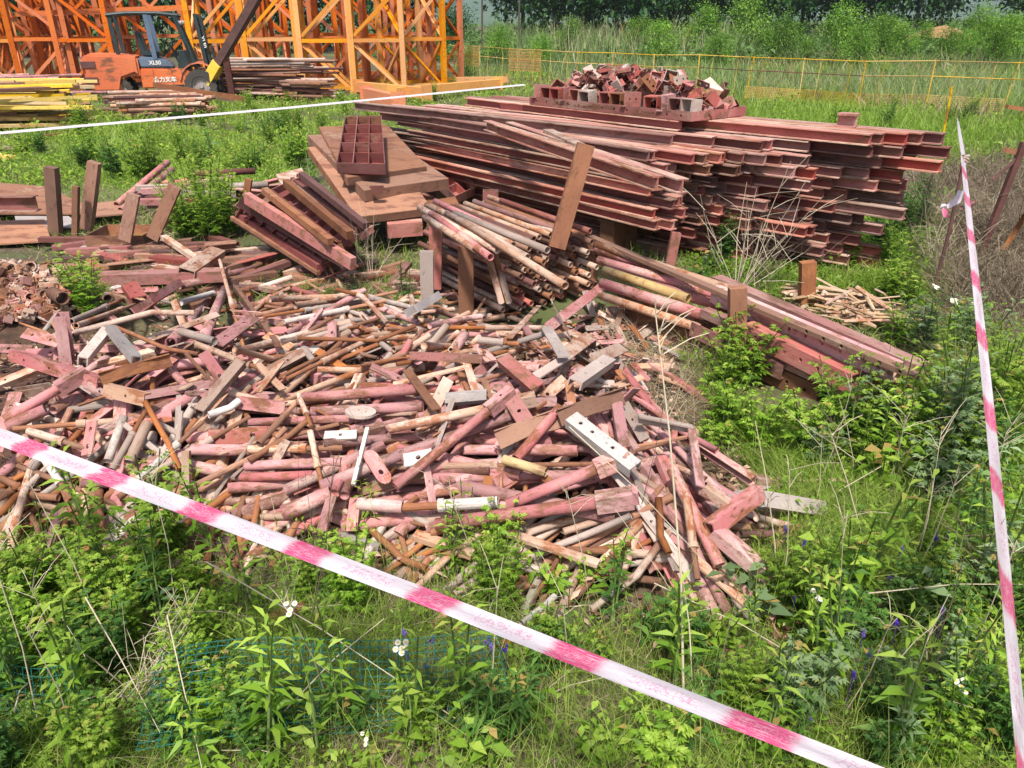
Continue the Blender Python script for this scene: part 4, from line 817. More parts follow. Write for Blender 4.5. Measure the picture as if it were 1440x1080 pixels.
# ------------------------------------------------------------------ tower crane mast sections
def m_bar(L, w, mat): return cached(('cb', round(L, 2), w, mat), lambda: MB().prism([(-w / 2, -w / 2), (w / 2, -w / 2), (w / 2, -w / 2 + w * .28), (-w / 2 + w * .28, -w / 2 + w * .28), (-w / 2 + w * .28, w / 2), (-w / 2, w / 2)], -L / 2, L / 2).mesh('bar', M[mat]))
def strut(name, a, b, w, mat, parent):
    a, b = Vector(a), Vector(b); o = bpy.data.objects.new(name, m_bar((b - a).length, w, mat)); link(o, parent); place(o, a, b); return o
def mast(w, bay, nb, mat, phase):
    t = bpy.data.objects.new('mast_section', None); link(t); hgt = bay * nb; q = w / 2
    for sx in (-1, 1):
        for sy in (-1, 1):
            o = bpy.data.objects.new('leg', cached(('leg', w, hgt, mat), lambda: MB().box((0, 0, hgt / 2), (.14, .14, hgt)).box((0, 0, .06), (.2, .2, .12)).box((0, 0, hgt - .06), (.19, .19, .12)).mesh('leg', M[mat]))); link(o, t); o.location = (sx * q, sy * q, 0)
    for k in range(nb + 1):
        z = min(max(k * bay, .14), hgt - .06)
        for s in (-1, 1):
            strut('crossbar', (-q + .07, s * q, z), (q - .07, s * q, z), .10, mat, t); strut('crossbar', (s * q, -q + .07, z), (s * q, q - .07, z), .10, mat, t)
        if k < nb:
            u = (k + phase) % 2 * 2 - 1; z2 = (k + 1) * bay - .1; z1 = k * bay + .12
            for s in (-1, 1):
                strut('diagonal', (-u * (q - .08), s * (q - .015), z1), (u * (q - .08), s * (q - .015), z2), .085, mat, t); strut('diagonal', (s * (q - .015), -u * (q - .08), z1), (s * (q - .015), u * (q - .08), z2), .085, mat, t)
    return t
W1, BAY = 1.42, 1.42
P1 = mast(W1, BAY, 3, 'crane', 0); P2 = mast(W1, BAY, 3, 'craneo', 1)
LABM = 'upright lattice mast section'
front = [(318, 24.6, 0, 'yellow {} beside the forklift mast, first in the front row'), (390, 24.7, 0, 'yellow {} second in the front row, behind the rod stack'), (463, 24.8, 0, 'yellow {} third in the front row, middle of the row'), (533, 24.6, 0, 'yellow {} fourth in the front row, over the yellow ground beams'), (580, 25.8, .5, 'yellow {} turned askew, next to last in the front row'), (606, 27.6, .75, 'orange {} turned askew at the end of the row by the weeds')]
back = [(345, 27.2, .04, 'first'), (415, 27.6, 0, 'second'), (482, 27.3, .05, 'third'), (548, 27.8, 0, 'fourth'), (310, 29.6, .1, 'fifth'), (378, 30.2, .2, 'sixth'), (448, 30.0, .1, 'seventh'), (515, 30.4, .15, 'eighth'), (578, 30.6, .2, 'ninth')]
def putmast(src, px, Y, rot, label, group, zr=0.0):
    o = copy_tree(src); p = aty(px, 100, Y); o.location = (p.x, p.y, float(gz(p.x, p.y)) + zr); o.rotation_euler = (0, 0, rot + R(8)); tag(o, label, 'mast section', group); return o
for px, Y, r_, lab in front: putmast(P2 if 'orange' in lab else P1, px, Y, r_, lab.format(LABM), 'crane mast sections in the front row')
for px, Y, r_, k in back: putmast(P2, px, Y, r_, f'faded orange {LABM}, {k} counted from the forklift in the rear rows', 'crane mast sections in the rear row')
left = [(-8, 25.5, .3, P1, 'yellow', 'at the left frame edge'), (66, 25.2, .35, P2, 'orange', 'behind the yellow bar stack'), (128, 25.6, .25, P2, 'orange', 'just behind the forklift counterweight'), (20, 28.0, .3, P2, 'orange', 'in the shade behind the yellow one'), (100, 28.4, .2, P2, 'orange', 'rearmost behind the bar stack'), (186, 27.4, .3, P2, 'orange', 'seen through the forklift cab'), (236, 28.6, .2, P2, 'orange', 'partly hidden by the forklift roof'), (40, 27.0, .1, P2, 'orange', 'crowded behind the front pair'), (150, 27.2, .15, P2, 'orange', 'crowded behind the counterweight'), (-30, 28.2, .2, P2, 'orange', 'rearmost by the left frame edge')]
for px, Y, r_, src, c, wd in left: putmast(src, px, Y, r_, f'{c} {LABM} {wd}', 'crane mast sections behind the forklift')
for q in (P1, P2):
    for ch in list(q.children): bpy.data.objects.remove(ch)
    bpy.data.objects.remove(q)
# boom lying on the left group
BM = empty('boom_section', (0, 0, 0)); a, b = aty(20, 20, 24.6), aty(262, 10, 26.6); d = (b - a); tag(BM, 'orange lattice boom lying level above the forklift roof', 'boom')
for oz in (0, .55):
    for oy in (0, .8): strut('chord', a + Vector((0, oy, oz)), b + Vector((0, oy, oz)), .13, 'craneo', BM)
for k in range(9):
    s0, s1 = a + d * (k / 9), a + d * ((k + 1) / 9)
    strut('brace', s0 + Vector((0, 0, .05 if k % 2 else .5)), s1 + Vector((0, 0, .5 if k % 2 else .05)), .08, 'craneo', BM)
# yellow ground beams and base frame in front of the row
for i, (p0, p1, h_, lab) in enumerate((((505, 122), (600, 131), .26, 'yellow box beam lying in front of the mast row, nearest the rods'), ((552, 130), (700, 117), .22, 'long yellow box beam running towards the weeds'), ((516, 133), (560, 143), .3, 'short orange box beam below the yellow ones'), ((640, 113), (712, 112), .18, 'yellow bar lying in the weeds past the mast row'))):
    a, b = at(*p0, .28), at(*p1, .28); bb = MB(); bb.bar(a, b, .22, h_); v = (b - a).normalized() * .012
    bb.bar(a - v, a, .34, h_ + .12); bb.bar(b, b + v, .34, h_ + .12); tag(bb.build('box_beam', M['craneo' if i == 2 else 'crane']), lab, 'beam', 'yellow beams on the ground')
# ------------------------------------------------------------------ forklift, nose along +x
FK = empty('forklift', (0, 0, 0)); fp = at(232, 142, 0.0); FK.location = (fp.x, fp.y, 0); FK.rotation_euler = (0, 0, R(17)); FK.scale = (.97, .97, .98)
tag(FK, 'orange forklift truck with dark cage roof parked behind the rod stacks', 'forklift')
def side(prof, y0, y1, name, mat, bevel=.02):     # profile in (x,z)
    n = len(prof); vs = [(x, y0, z) for x, z in prof] + [(x, y1, z) for x, z in prof]
    fs = [(k, (k + 1) % n, n + (k + 1) % n, n + k) for k in range(n)] + [tuple(reversed(range(n))), tuple(range(n, 2 * n))]
    me = bpy.data.meshes.new(name); me.from_pydata(vs, [], fs); me.materials.append(M[mat]); bm = bmesh.new(); bm.from_mesh(me); bmesh.ops.recalc_face_normals(bm, faces=bm.faces)
    bmesh.ops.bevel(bm, geom=bm.edges[:], offset=bevel, segments=2, affect='EDGES', clamp_overlap=True); bm.to_mesh(me); bm.free()
    return link(bpy.data.objects.new(name, me), FK)
side([(-1.72, .45), (-1.55, .30), (-.95, .30), (-.85, .62), (-.55, .72), (-.42, .6), (-.42, 1.12), (-.95, 1.18), (-1.62, 1.20), (-1.75, 1.05)], -.62, .62, 'counterweight', 'orange', .05)
for z in (.95, .58): MB().box((-1.60, -.60, z), (.34, .09, .15)).build('vent_recess', M['dark'], FK)
MB().box((-1.768, 0, .85), (.03, .8, .32)).build('rear_grille', M['black'], FK)
side([(-.415, .36), (.88, .36), (.92, .70), (.75, .82), (-.415, .84)], -.58, .58, 'chassis', 'orange', .03)
side([(-.41, .85), (.42, .85), (.30, 1.0), (.1, 1.08), (-.41, 1.12)], -.52, .52, 'hood', 'bluegrey', .04)
MB().box((.6, 0, .45), (.5, .9, .1)).box((.45, -.585, .42), (.3, .05, .04)).build('step_plate', M['black'], FK)
# fender over the front wheel
b = MB(); pts = [(1.02 + .50 * math.cos(R(a)), .46 + .50 * math.sin(R(a))) for a in range(10, 171, 20)]
for s in (-1, 1):
    for (x0, z0), (x1, z1) in zip(pts[:-1], pts[1:]): b.bar((x0, s * .50, z0), (x1, s * .50, z1), .24, .03)
b.build('fender', M['orange'], FK)
def wheel(x, y, r_, w_):
    o = MB().tube((x, y - w_ / 2, r_), (x, y + w_ / 2, r_), r_, n=26, wall=r_ * .42)
    for k in range(20):
        a = 2 * math.pi * k / 20; o.box((x + (r_) * math.cos(a), y, r_ + r_ * math.sin(a)), (.05, w_ * .9, .03), Matrix.Rotation(-a + 1.57, 3, 'Y'))
    t_ = o.build('tyre', M['tyre'], None); wl = bpy.data.objects.new('wheel', None); link(wl, FK); t_.parent = wl
    MB().tube((x, y - w_ * .3, r_), (x, y + w_ * .3, r_), r_ * .57, n=20, wall=r_ * .14).tube((x, y - w_ * .2, r_), (x, y + w_ * .2, r_), r_ * .42, n=16).tube((x, y - w_ * .36, r_), (x, y - w_ * .2, r_), r_ * .16, n=10).build('rim', M['grey'], wl)
for s in (-1, 1): wheel(1.02, s * .52, .40, .26); wheel(-.98, s * .46, .31, .22)
for s in (-1, 1):
    MB().bar((-.86, s * .48, 1.15), (-.92, s * .48, 2.08), .07, .09, up=(1, 0, 0)).build('rear_pillar', M['black'], FK); MB().bar((.0, s * .5, 1.05), (-.06, s * .5, 2.10), .06, .11, up=(1, 0, 0)).build('centre_pillar', M['bluegrey'], FK); MB().bar((.98, s * .5, .80), (.62, s * .5, 2.08), .07, .10, up=(1, 0, 0)).build('front_pillar', M['black'], FK)
RF = bpy.data.objects.new('guard_roof', None); link(RF, FK)
for s in (-1, 1): MB().path([(-.98, s * .5, 2.08), (-.5, s * .5, 2.13), (.2, s * .5, 2.13), (.72, s * .5, 2.08)], .045, 8).build('side_rail', M['black'], RF)
for k in range(8): MB().box((-.9 + k * .22, 0, 2.12), (.045, .96, .03)).build('roof_bar', M['black'], RF)
side([(-.35, 1.12), (.12, 1.10), (.14, 1.22), (-.2, 1.24), (-.3, 1.72), (-.42, 1.74)], -.26, .26, 'seat', 'black', .04)
MB().path([(.55, 0, .85), (.40, 0, 1.35)], .03).path([(.40 + .04 * math.cos(a) * 0 + .17 * math.cos(a) * .5, .17 * math.sin(a), 1.36 + .17 * math.cos(a) * .85) for a in [2 * math.pi * k / 18 for k in range(19)]], .014, 6).build('steering_wheel', M['black'], FK)
side([(.5, .8), (.85, .8), (.78, 1.25), (.6, 1.25)], -.45, .45, 'dashboard', 'black', .03)
MS = bpy.data.objects.new('lift_mast', None); link(MS, FK)
for s in (-1, 1):
    MB().bar((1.30, s * .33, .12), (1.12, s * .33, 2.12), .09, .17, up=(0, 1, 0)).build('outer_rail', M['black'], MS); MB().bar((1.40, s * .24, .12), (1.23, s * .24, 2.06), .07, .12, up=(0, 1, 0)).build('inner_rail', M['black'], MS)
    MB().tube((1.26, s * .14, .2), (1.12, s * .14, 1.9), .04, n=10).build('lift_cylinder', M['grey'], MS)
for z, x in ((.3, 1.33), (1.2, 1.25), (2.06, 1.17)): MB().box((x, 0, z), (.08, .62, .10)).build('mast_crossbar', M['black'], MS)
for s in (-1, 1):
    MB().tube((.66, s * .44, 1.92), (.78, s * .44, 1.90), .06, n=12).build('headlight', M['grey'], FK); MB().box((-1.70, s * .5, 1.1), (.06, .1, .07)).build('tail_light', M['pinkred'], FK)
    MB().path([(1.16, s * .1, 2.0), (1.3, s * .12, 1.4), (1.22, s * .1, .8), (1.0, s * .12, .6)], .018, 6).build('hydraulic_hose', M['tyre'], FK)
for x in (-.1, .35): MB().box((x, -.5815, .6), (.012, .006, .44)).build('panel_seam', M['dark'], FK)
MB().path([(.62, -.5, 1.55), (.72, -.72, 1.62)], .012, 6).box((.73, -.74, 1.62), (.03, .12, .18)).build('mirror', M['black'], FK)
CG = bpy.data.objects.new('fork_carriage', None); link(CG, FK)
for z in (.35, .75): MB().box((1.50, 0, z), (.06, 1.1, .12)).build('carriage_bar', M['black'], CG)
for s in (-1, 1):
    MB().box((1.56, s * .3, .5), (.05, .13, .9)).box((2.1, s * .3, .07), (1.04, .13, .045)).build('fork', M['dark'], CG); MB().bar((1.5, s * .48, .35), (1.42, s * .48, 1.35), .04, .05, up=(0, 1, 0)).build('backrest_post', M['black'], CG)
for k in range(4): MB().box((1.45, 0, .85 + k * .16), (.03, .94, .03)).build('backrest_bar', M['black'], CG)
def text(s_, size, loc, rot, parent, name='lettering'):
    c = bpy.data.curves.new(name, 'FONT'); c.body = s_; c.size = size; c.extrude = .004; c.offset = .006 * size / .2; c.align_x = 'CENTER'; c.materials.append(M['letter']); tmp = link(bpy.data.objects.new(name + '_curve', c)); dg = bpy.context.evaluated_depsgraph_get(); me = bpy.data.meshes.new_from_object(tmp.evaluated_get(dg)); bpy.data.objects.remove(tmp)
    o = bpy.data.objects.new(name, me); link(o, parent); o.location = loc; o.rotation_euler = rot; return o
text('XL50', .13, (-.02, -.527, .93), (R(90), 0, 0), FK, 'hood_lettering'); text('合力叉车', .14, (.16, -.588, .52), (R(90), 0, 0), FK, 'chassis_lettering')
text('XL50', .13, (1.20, -.385, 1.45), (R(90), R(84), 0), FK, 'mast_lettering')
# ------------------------------------------------------------------ bar stacks at the back left
def barstack(n, x0, x1, Y0, Y1, hgt, L, mats, name, cat, label, group, yaw, r_, jit=.07, kind='bar'):
    for i in range(n):
        Y = RND.uniform(Y0, Y1); u = RND.random(); z = .05 + hgt * u; pa = aty(RND.uniform(x0, x1), 150, Y); l = L * RND.uniform(.8, 1.1); m = RND.choice(mats)
        a = yaw + RND.gauss(0, jit); d = Vector((math.cos(a), math.sin(a), RND.gauss(0, .02))) * l / 2
        me = cached((name, m, L, r_), (lambda: MB().box((0, 0, 0), (L, r_ * 2, r_ * 1.4)).mesh(name, M[m])) if kind == 'bar' else (lambda: MB().tube((-L / 2, 0, 0), (L / 2, 0, 0), r_, n=8).mesh(name, M[m])))
        o = obj_of(name, me); c = Vector((pa.x, pa.y, z)); place(o, c - d, c + d, RND.uniform(-.2, .2), L)
        lv = 'top' if u > .72 else 'upper' if u > .45 else 'lower' if u > .2 else 'bottom'
        tag(o, label.format(WORD.get(m, m), lv), cat, group)
barstack(100, -70, 48, 14.8, 16.6, .78, 2.3, ['yellow', 'yellow', 'yellow', 'yellow', 'mustard', 'brown'], 'square_timber', 'timber', '{} square bar in the {} layers of the stack left of the forklift', 'bars of the yellow stack', .32, .04, .13)
barstack(26, -20, 95, 17.4, 18.6, .78, 2.2, ['pinkred', 'beam', 'pink', 'pinkred'], 'red_pole', 'pole', '{} pole in the {} layers behind the yellow stack', 'poles behind the yellow stack', .2, .035, .1, 'tube')
barstack(60, 205, 245, 17.0, 18.4, .42, 1.7, ['tan', 'brown', 'dark', 'tan', 'brown', 'rust'], 'rusty_pole', 'pole', '{} pole in the {} layers of the pile before the forklift', 'poles piled before the forklift', .14, .04, .16, 'tube')
barstack(80, 345, 420, 21.6, 23.0, 1.0, 2.6, ['dark', 'brown', 'tan', 'brown', 'dark', 'cream'], 'thin_pole', 'pole', '{} pole in the {} layers of the pile before the mast row', 'poles piled before the mast row', -.05, .03, .05, 'tube')
barstack(24, 420, 452, 21.0, 21.8, .45, 1.2, ['dark', 'brown'], 'thin_pole', 'pole', '{} short pole in the {} layers by the weeds', 'poles piled before the mast row', -.1, .035, .1, 'tube')
for i, (a, b, z) in enumerate((((215, 119), (345, 139), .5), ((222, 124), (330, 141), .35))):
    p0, p1 = at(*a, z + .15), at(*b, z - .2); tag(MB().bar(p0, p1, .1, .1).build('square_pole', M['brown']), ['long brown pole lying across the pile before the forklift, upper one', 'long brown pole lying across the pile before the forklift, lower one'][i], 'pole', 'long poles across the pile')
# slanting beam by the forklift
p0 = aty(292, 116, 21.5); p1 = aty(372, -22, 20.8); pm = p0.lerp(p1, .2)
SB = empty('leaning_boom', p0); tag(SB, 'dark steel boom leaning up beside the forklift with a yellow foot', 'boom')
MB().bar((p1 - p0) * .2, p1 - p0, .18, .2).build('arm', M['dark'], SB); MB().bar((0, 0, 0), (pm - p0) * 1.05, .24, .26).build('foot_sleeve', M['yellow'], SB); MB().bar(Vector((.6, 0, -.3)), (p1 - p0) * .32, .15, .17).build('prop_leg', M['dark'], SB)
# things lying in the left weeds
p0, p1 = at(-30, 214, .12), at(18, 222, .1); tag(MB().bar(p0, p1, .12, .05).build('yellow_board', M['yellow']), 'yellow board end lying in the weeds at the left frame edge', 'board')
p0, p1 = at(-30, 206, .18), at(16, 208, .14); tag(MB().bar(p0, p1, .12, .04).build('pale_board', M['cream']), 'pale board end lying in the weeds above the yellow one', 'board')
p0, p1 = at(50, 192, .05), at(128, 186, .05); tag(MB().bar(p0, p1, .1, .05).build('dark_board', M['brown']), 'brown board in the grass under the far tape', 'board')
# tailer red trolley bits seen through the cab are poles
M['fence'] = steel('rusty_yellow_fence_paint', (.55, .36, .03), (.5, .3, .04), (.25, .12, .03), (.5, .45, .2), .4, .1, 5)
# ------------------------------------------------------------------ fence
FA, FB = Vector((aty(600, 60, 31).x, 31, 0)), Vector((aty(1560, 60, 15.6).x, 15.6, 0)); FD = FB - FA
FN = empty('guard_fence', FA); tag(FN, 'low yellow guard fence of rails and mesh bands crossing the weeds', 'fence')
NF = 15; fh = 1.12
for k in range(NF):
    q = FD * (k / (NF - 1)); z0 = float(gz(FA.x + q.x, FA.y + q.y)) ; MB().tube((q.x, q.y, z0 - .05), (q.x + (.12 if k % 4 == 1 else 0), q.y, z0 + fh), .014, n=8).build('post', M['fence'], FN)
    if k < NF - 1:
        q2 = FD * ((k + 1) / (NF - 1)); z1 = float(gz(FA.x + q2.x, FA.y + q2.y))
        A_, B_ = Vector((q.x, q.y, z0)), Vector((q2.x, q2.y, z1))
        MB().tube(A_ + Vector((0, 0, fh - .03)), B_ + Vector((0, 0, fh - .03)), .012, n=6).build('top_rail', M['fence'], FN); MB().tube(A_ + Vector((0, .03, fh * .70)), B_ + Vector((0, .03, fh * .70)), .012, n=6).build('mid_rail', M['dark' if 7 < k < 11 else 'fence'], FN)
        wire = MB(); lo, hi = (.12, .36) if k > 7 else (.40, .98); nn = 26
        if k in (7,): continue
        for j in range(nn + 1):
            u = j / nn; p = A_.lerp(B_, u); p2 = A_.lerp(B_, min(1, u + .05)); wire.bar(p + Vector((0, .0, fh * lo)), p2 + Vector((0, 0, fh * hi)), .009, .01)
        for j in range(8): zz = fh * (lo + (hi - lo) * j / 7); wire.bar(A_ + Vector((0, .015, zz)), B_ + Vector((0, .015, zz)), .009, .01)
        if k in (1, 3, 9, 10, 11, 12): wire.build('mesh_band', M['fence' if k > 7 else 'crane'], FN)
        for j in (1, 3): p = A_.lerp(B_, j / 4); MB().bar(p + Vector((0, -.02, .05)), p + Vector((.05, -.02, fh - .05)), .010, .010, up=(0, 1, 0)).build('upright_bar', M['fence'], FN)
p0, p1 = aty(1330, 176, 12.0), aty(1339, 122, 12.0); tag(MB().tube(p0 - Vector((0, 0, .3)), p1, .017, n=8).build('yellow_stake', M['fence']), 'lone yellow stake leaning in the grass before the fence', 'stake')
# brown cross and scraps at the right frame edge
PC = empty('marker_cross', at(1418, 262, .0)); tag(PC, 'dark rusty stake with a crossbar in the dry brush', 'stake')
c0 = aty(1420, 250, 6.4); PC.location = (c0.x, c0.y, 0)
MB().bar((-.08, 0, 0), (.04, 0, c0.z + .28), .045, .045, up=(0, 1, 0)).build('stake', M['dark'], PC); MB().bar((-.10, 0, c0.z + .22), (.22, .1, c0.z + .16), .04, .04).build('crossbar', M['rust'], PC); MB().bar((-.13, 0, c0.z - .02), (.02, 0, c0.z + .16), .02, .02).build('brace', M['dark'], PC)
X('tube', (1352, 292), (1372, 284), .0 + .3, 'pinkred', 'thin red rod end in the dry brush', None, r=.018); X('tube', (1412, 350), (1450, 290), (.1, .5), 'rust', 'pinkish rusty rod slanting up in the dry brush', None, r=.02)
p0, p1 = aty(1416, 150, 11), aty(1445, 154, 11); tag(MB().bar(p0, p1, .06, .05).build('rusty_bar_end', M['rust']), 'rusty bar end sticking in above the brush', 'bar')
# ------------------------------------------------------------------ where low plants may not grow
def quadtp(t0, t1, p0, p1): return [tuple(tp(t, p).xy) for t, p in ((t0, p0), (t1, p0), (t1, p1), (t0, p1))]
def pxpoly(l): return [tuple(at(a, b, 0).xy) for a, b in l]
BAN = [(HEAP, .12), (COUP, .1), (STICK, .05), (quadtp(-5.4, -3.72, 3.0, 4.15), 0), (quadtp(-7.8, -4.0, 4.8, 5.4), 0), ([tuple(tq(a, b, 0).xy) for a, b in ((-5.2, -.05), (-1.5, -.05), (-.1, .95), (-5.2, .95))], 0), (pxpoly([(300, 330), (440, 260), (640, 262), (650, 330), (520, 400), (340, 400)]), 0), (pxpoly([(0, 270), (170, 270), (260, 320), (330, 350), (330, 400), (140, 420), (0, 380)]), 0), (pxpoly([(860, 420), (960, 400), (1250, 520), (1270, 575), (1180, 575), (900, 460)]), 0), (pxpoly([(330, 905), (690, 890), (705, 990), (320, 1005)]), 0)]
def free(x, y):
    ok = np.ones(len(x), bool)
    for poly, d in BAN: ok &= sdf(poly, x, y) < d
    return ok
def scatter(n, region, ban=True):
    """n ground points, even over the given outline of the picture's ground"""
    poly = region; xs = [p[0] for p in poly]; ys = [p[1] for p in poly]; out = []
    got = 0
    while got < n:
        a = NP.uniform(min(xs), max(xs), n * 2); b = NP.uniform(min(ys), max(ys), n * 2); m = sdf(poly, a, b) > 0; a, b = a[m], b[m]
        dx, dy, dz = (a - 720) / F, cp + (540 - b) / F * sp, -sp + (540 - b) / F * cp
        s = -CAMZ / dz; x, y = dx * s, dy * s; k = free(x, y) if ban else slice(None); x, y = x[k], y[k]; out.append(np.stack([x, y], 1)); got += len(x)
    return np.concatenate(out)[:n]
def z_at(xy): return gz(xy[:, 0], xy[:, 1]) + np.clip(hz(xy[:, 0], xy[:, 1]) - .13, 0, 9)
def patch(xy, f, seed): return .5 + .25 * np.sin(xy[:, 0] * f + seed) * np.sin(xy[:, 1] * f * 1.2 + 2 * seed) + .25 * np.sin(xy[:, 0] * f * 2.3 + xy[:, 1] * f * 1.7 + seed * 3)
def stuff(name, parts, mats, label):
    V, q, t, ti = merge(parts); o = link(bpy.data.objects.new(name, npmesh(name, V, q, t, ti, mats))); return tag(o, label, kind='stuff')
def gblades(n, region, hr, w, lean=.35, bend=.4, seed=1.0, tb=(.1, .9), thin=0.0, pf=1.1, up=1.0, ban=True):
    xy = scatter(n, region, ban); pt = patch(xy, pf, seed)
    if thin: k = NP.random(n) < (pt * (1 + thin)).clip(0, 1); xy, pt = xy[k], pt[k]
    n = len(xy); P = np.column_stack([xy, z_at(xy) - .01]); D = NP.normal(size=(n, 3)) * lean; D[:, 2] = up; D = unit(D)
    L = NP.uniform(*hr, n) * (.55 + .75 * pt); dist = np.hypot(xy[:, 0], xy[:, 1]); W = w * NP.uniform(.6, 1.3, n) * np.clip(dist / 3.0, .6, 30) ** .75
    tint = np.clip(tb[0] + (tb[1] - tb[0]) * (NP.random(n) * .65 + pt * .35), 0, 1); return blades(P, D, L, W, tint, bend)
def cover(nc, per, region, rad, hgt, ll, seed=2.0, tb=(.1, .95), asp=.42, pf=1.0):
    xy = scatter(nc, region); pt = patch(xy, pf, seed); dist = np.hypot(xy[:, 0], xy[:, 1]); k = np.clip(dist / 3.0, .7, 20) ** .55
    rr = rad * NP.uniform(.5, 1.4, nc) * k; hh = hgt * NP.uniform(.4, 1.3, nc) * (.5 + pt); ct = NP.random(nc)
    i = np.repeat(np.arange(nc), per); n = len(i); a = NP.uniform(0, 6.283, n); r = np.sqrt(NP.random(n)); u = NP.random(n) ** .6
    off = np.stack([np.cos(a) * r, np.sin(a) * r], 1); P = np.zeros((n, 3)); P[:, :2] = xy[i] + off * (rr[i] * (.35 + .65 * u))[:, None]
    P[:, 2] = z_at(xy)[i] + hh[i] * u * (1 - .45 * r ** 2); D = np.column_stack([off * 1.1, .35 + .5 * NP.random(n)]) + NP.normal(size=(n, 3)) * .4
    L = ll * NP.uniform(.6, 1.4, n) * k[i]; tint = np.clip(tb[0] + (tb[1] - tb[0]) * (.45 * ct[i] + .55 * NP.random(n)), 0, 1)
    return leaves(P, unit(D), L, L * asp * NP.uniform(.7, 1.3, n), tint)
FGR = [(-140, 745), (260, 760), (620, 800), (800, 900), (1050, 840), (1150, 760), (1580, 600), (1580, 1250), (-140, 1250)]
RGT = [(960, 500), (1060, 600), (1290, 640), (1330, 480), (1330, 470), (1580, 500), (1580, 700), (1050, 880), (1080, 700)]
CLUT = [(-40, 262), (430, 240), (700, 300), (620, 430), (-40, 440)]; RKZ = [(820, 330), (1000, 330), (1300, 500), (1290, 610), (880, 470)]
stuff('grass', [gblades(5000, [(240, 880), (720, 870), (740, 1030), (200, 1050)], (.08, .30), .0026, .6, .5, 46., (.0, .7), .2, ban=False), gblades(9000, CLUT, (.05, .2), .0034, .6, .5, 41., (.1, .9), .8, ban=False), gblades(6000, RKZ, (.05, .2), .0034, .6, .5, 42., (.1, .8), .6, ban=False), gblades(56000, FGR, (.06, .24), .0028, .6, .55, 1.0, (.05, .95), thin=.4), gblades(5000, FGR, (.22, .5), .0026, .3, .5, 31., (.4, 1), .5), gblades(6000, RGT, (.25, .55), .0026, .3, .5, 32., (.3, 1), .5), gblades(40000, RGT, (.10, .30), .0035, .45, .5, 2.0, thin=.6), gblades(9000, [(960, 330), (1330, 300), (1330, 430), (1000, 420)], (.08, .25), .004, .5, .5, 3.), gblades(4500, [(380, 390), (600, 380), (620, 440), (400, 440)], (.05, .14), .003, .6, .5, 4.)], M['grass'], 'mixed grass blades around the scrap heap')
MEAD = [(-80, 150), (330, 128), (760, 100), (800, 150), (600, 200), (440, 200), (420, 260), (300, 290), (-80, 262)]
stuff('meadow_grass', [gblades(42000, MEAD, (.10, .36), .0042, .5, .5, 5., (.1, 1), .8, .7), gblades(24000, [(940, 100), (1580, 110), (1580, 215), (1400, 235), (1330, 240), (1030, 190), (930, 125)], (.2, .7), .004, .3, .35, 6., (.15, .9), .6, .5)], M['meadow'], 'bright meadow grass behind the stacks')
stuff('tall_grass', [gblades(7000, [(640, 98), (1040, 145), (1560, 190), (1560, 150), (1040, 112), (640, 88)], (.4, 1.15), .0036, .25, .35, 61., (.3, 1.), .6, .6), gblades(6000, [(690, 60), (1060, 60), (1060, 100), (690, 96)], (.9, 2.1), .0042, .2, .3, 15., (.3, 1.), .6, .5), gblades(16000, [(640, 58), (1580, 58), (1580, 130), (940, 125), (640, 108)], (.3, .9), .0042, .2, .3, 7., (.05, .8), .5, .35)], M['rank'], 'tall rank grass beyond the fence')
DRYR = [(1275, 235), (1580, 190), (1580, 560), (1400, 600), (1320, 460)]
stuff('dry_scrub', [gblades(26000, DRYR, (.2, .7), .0028, .8, .5, 51., (.1, .9), .3), gblades(9000, DRYR, (.1, .5), .0022, 1.2, .3, 52., (.2, 1), .3, up=.4)], M['scrub'], 'grey-brown dead scrub at the stake end of the tall stack')
stuff('dry_grass', [gblades(2600, [(320, 890), (700, 880), (720, 1010), (300, 1020)], (.08, .3), .0016, 1.2, .3, 45., (.0, .8), .2, up=.3, ban=False), gblades(8000, CLUT, (.05, .28), .0026, 1.0, .3, 43., (.1, .9), .4, up=.35, ban=False), gblades(5000, RKZ, (.05, .28), .0024, 1.0, .3, 44., (.1, .9), .4, up=.4, ban=False), gblades(9000, FGR, (.10, .34), .0016, 1.0, .12, 21., (.1, 1), .6, up=.22), gblades(7000, RGT, (.10, .40), .0016, 1.0, .12, 22., (.1, 1), .6, up=.22), gblades(17000, FGR, (.08, .34), .0018, 1.2, .45, 8., thin=.3), gblades(13000, RGT, (.1, .42), .0019, 1.2, .45, 9., thin=.3), gblades(4000, DRYR, (.12, .5), .0026, 1.1, .5, 10.), gblades(900, [(760, 60), (1060, 60), (1060, 100), (760, 98)], (1.0, 2.4), .0042, .2, .25, 11., (.3, 1.2), .8, .6), gblades(3600, [(1000, 80), (1400, 90), (1400, 190), (1060, 140)], (.3, 1.0), .003, .4, .3, 12.), gblades(1500, [(400, 350), (620, 330), (640, 420), (420, 430)], (.1, .3), .002, 1., .4, 13.), gblades(2600, [(840, 440), (1010, 480), (1060, 700), (900, 700)], (.1, .3), .002, 1.2, .4, 14.)], M['straw'], 'dry straw and dead stalks among the weeds')
stuff('ground_cover', [cover(300, 40, FGR, .09, .14, .030, 2.0), cover(300, 40, RGT, .12, .20, .030, 3.0), cover(300, 44, MEAD, .15, .24, .030, 4.0, (.3, 1.1)), cover(120, 40, [(960, 320), (1340, 290), (1340, 430), (980, 420)], .12, .2, .03, 5., (0, .7)), cover(210, 40, [(950, 96), (1580, 100), (1580, 260), (1400, 240), (1340, 240), (1030, 190)], .2, .3, .035, 6., (.1, 1))], M['leaf'], 'low leafy weeds covering the ground')
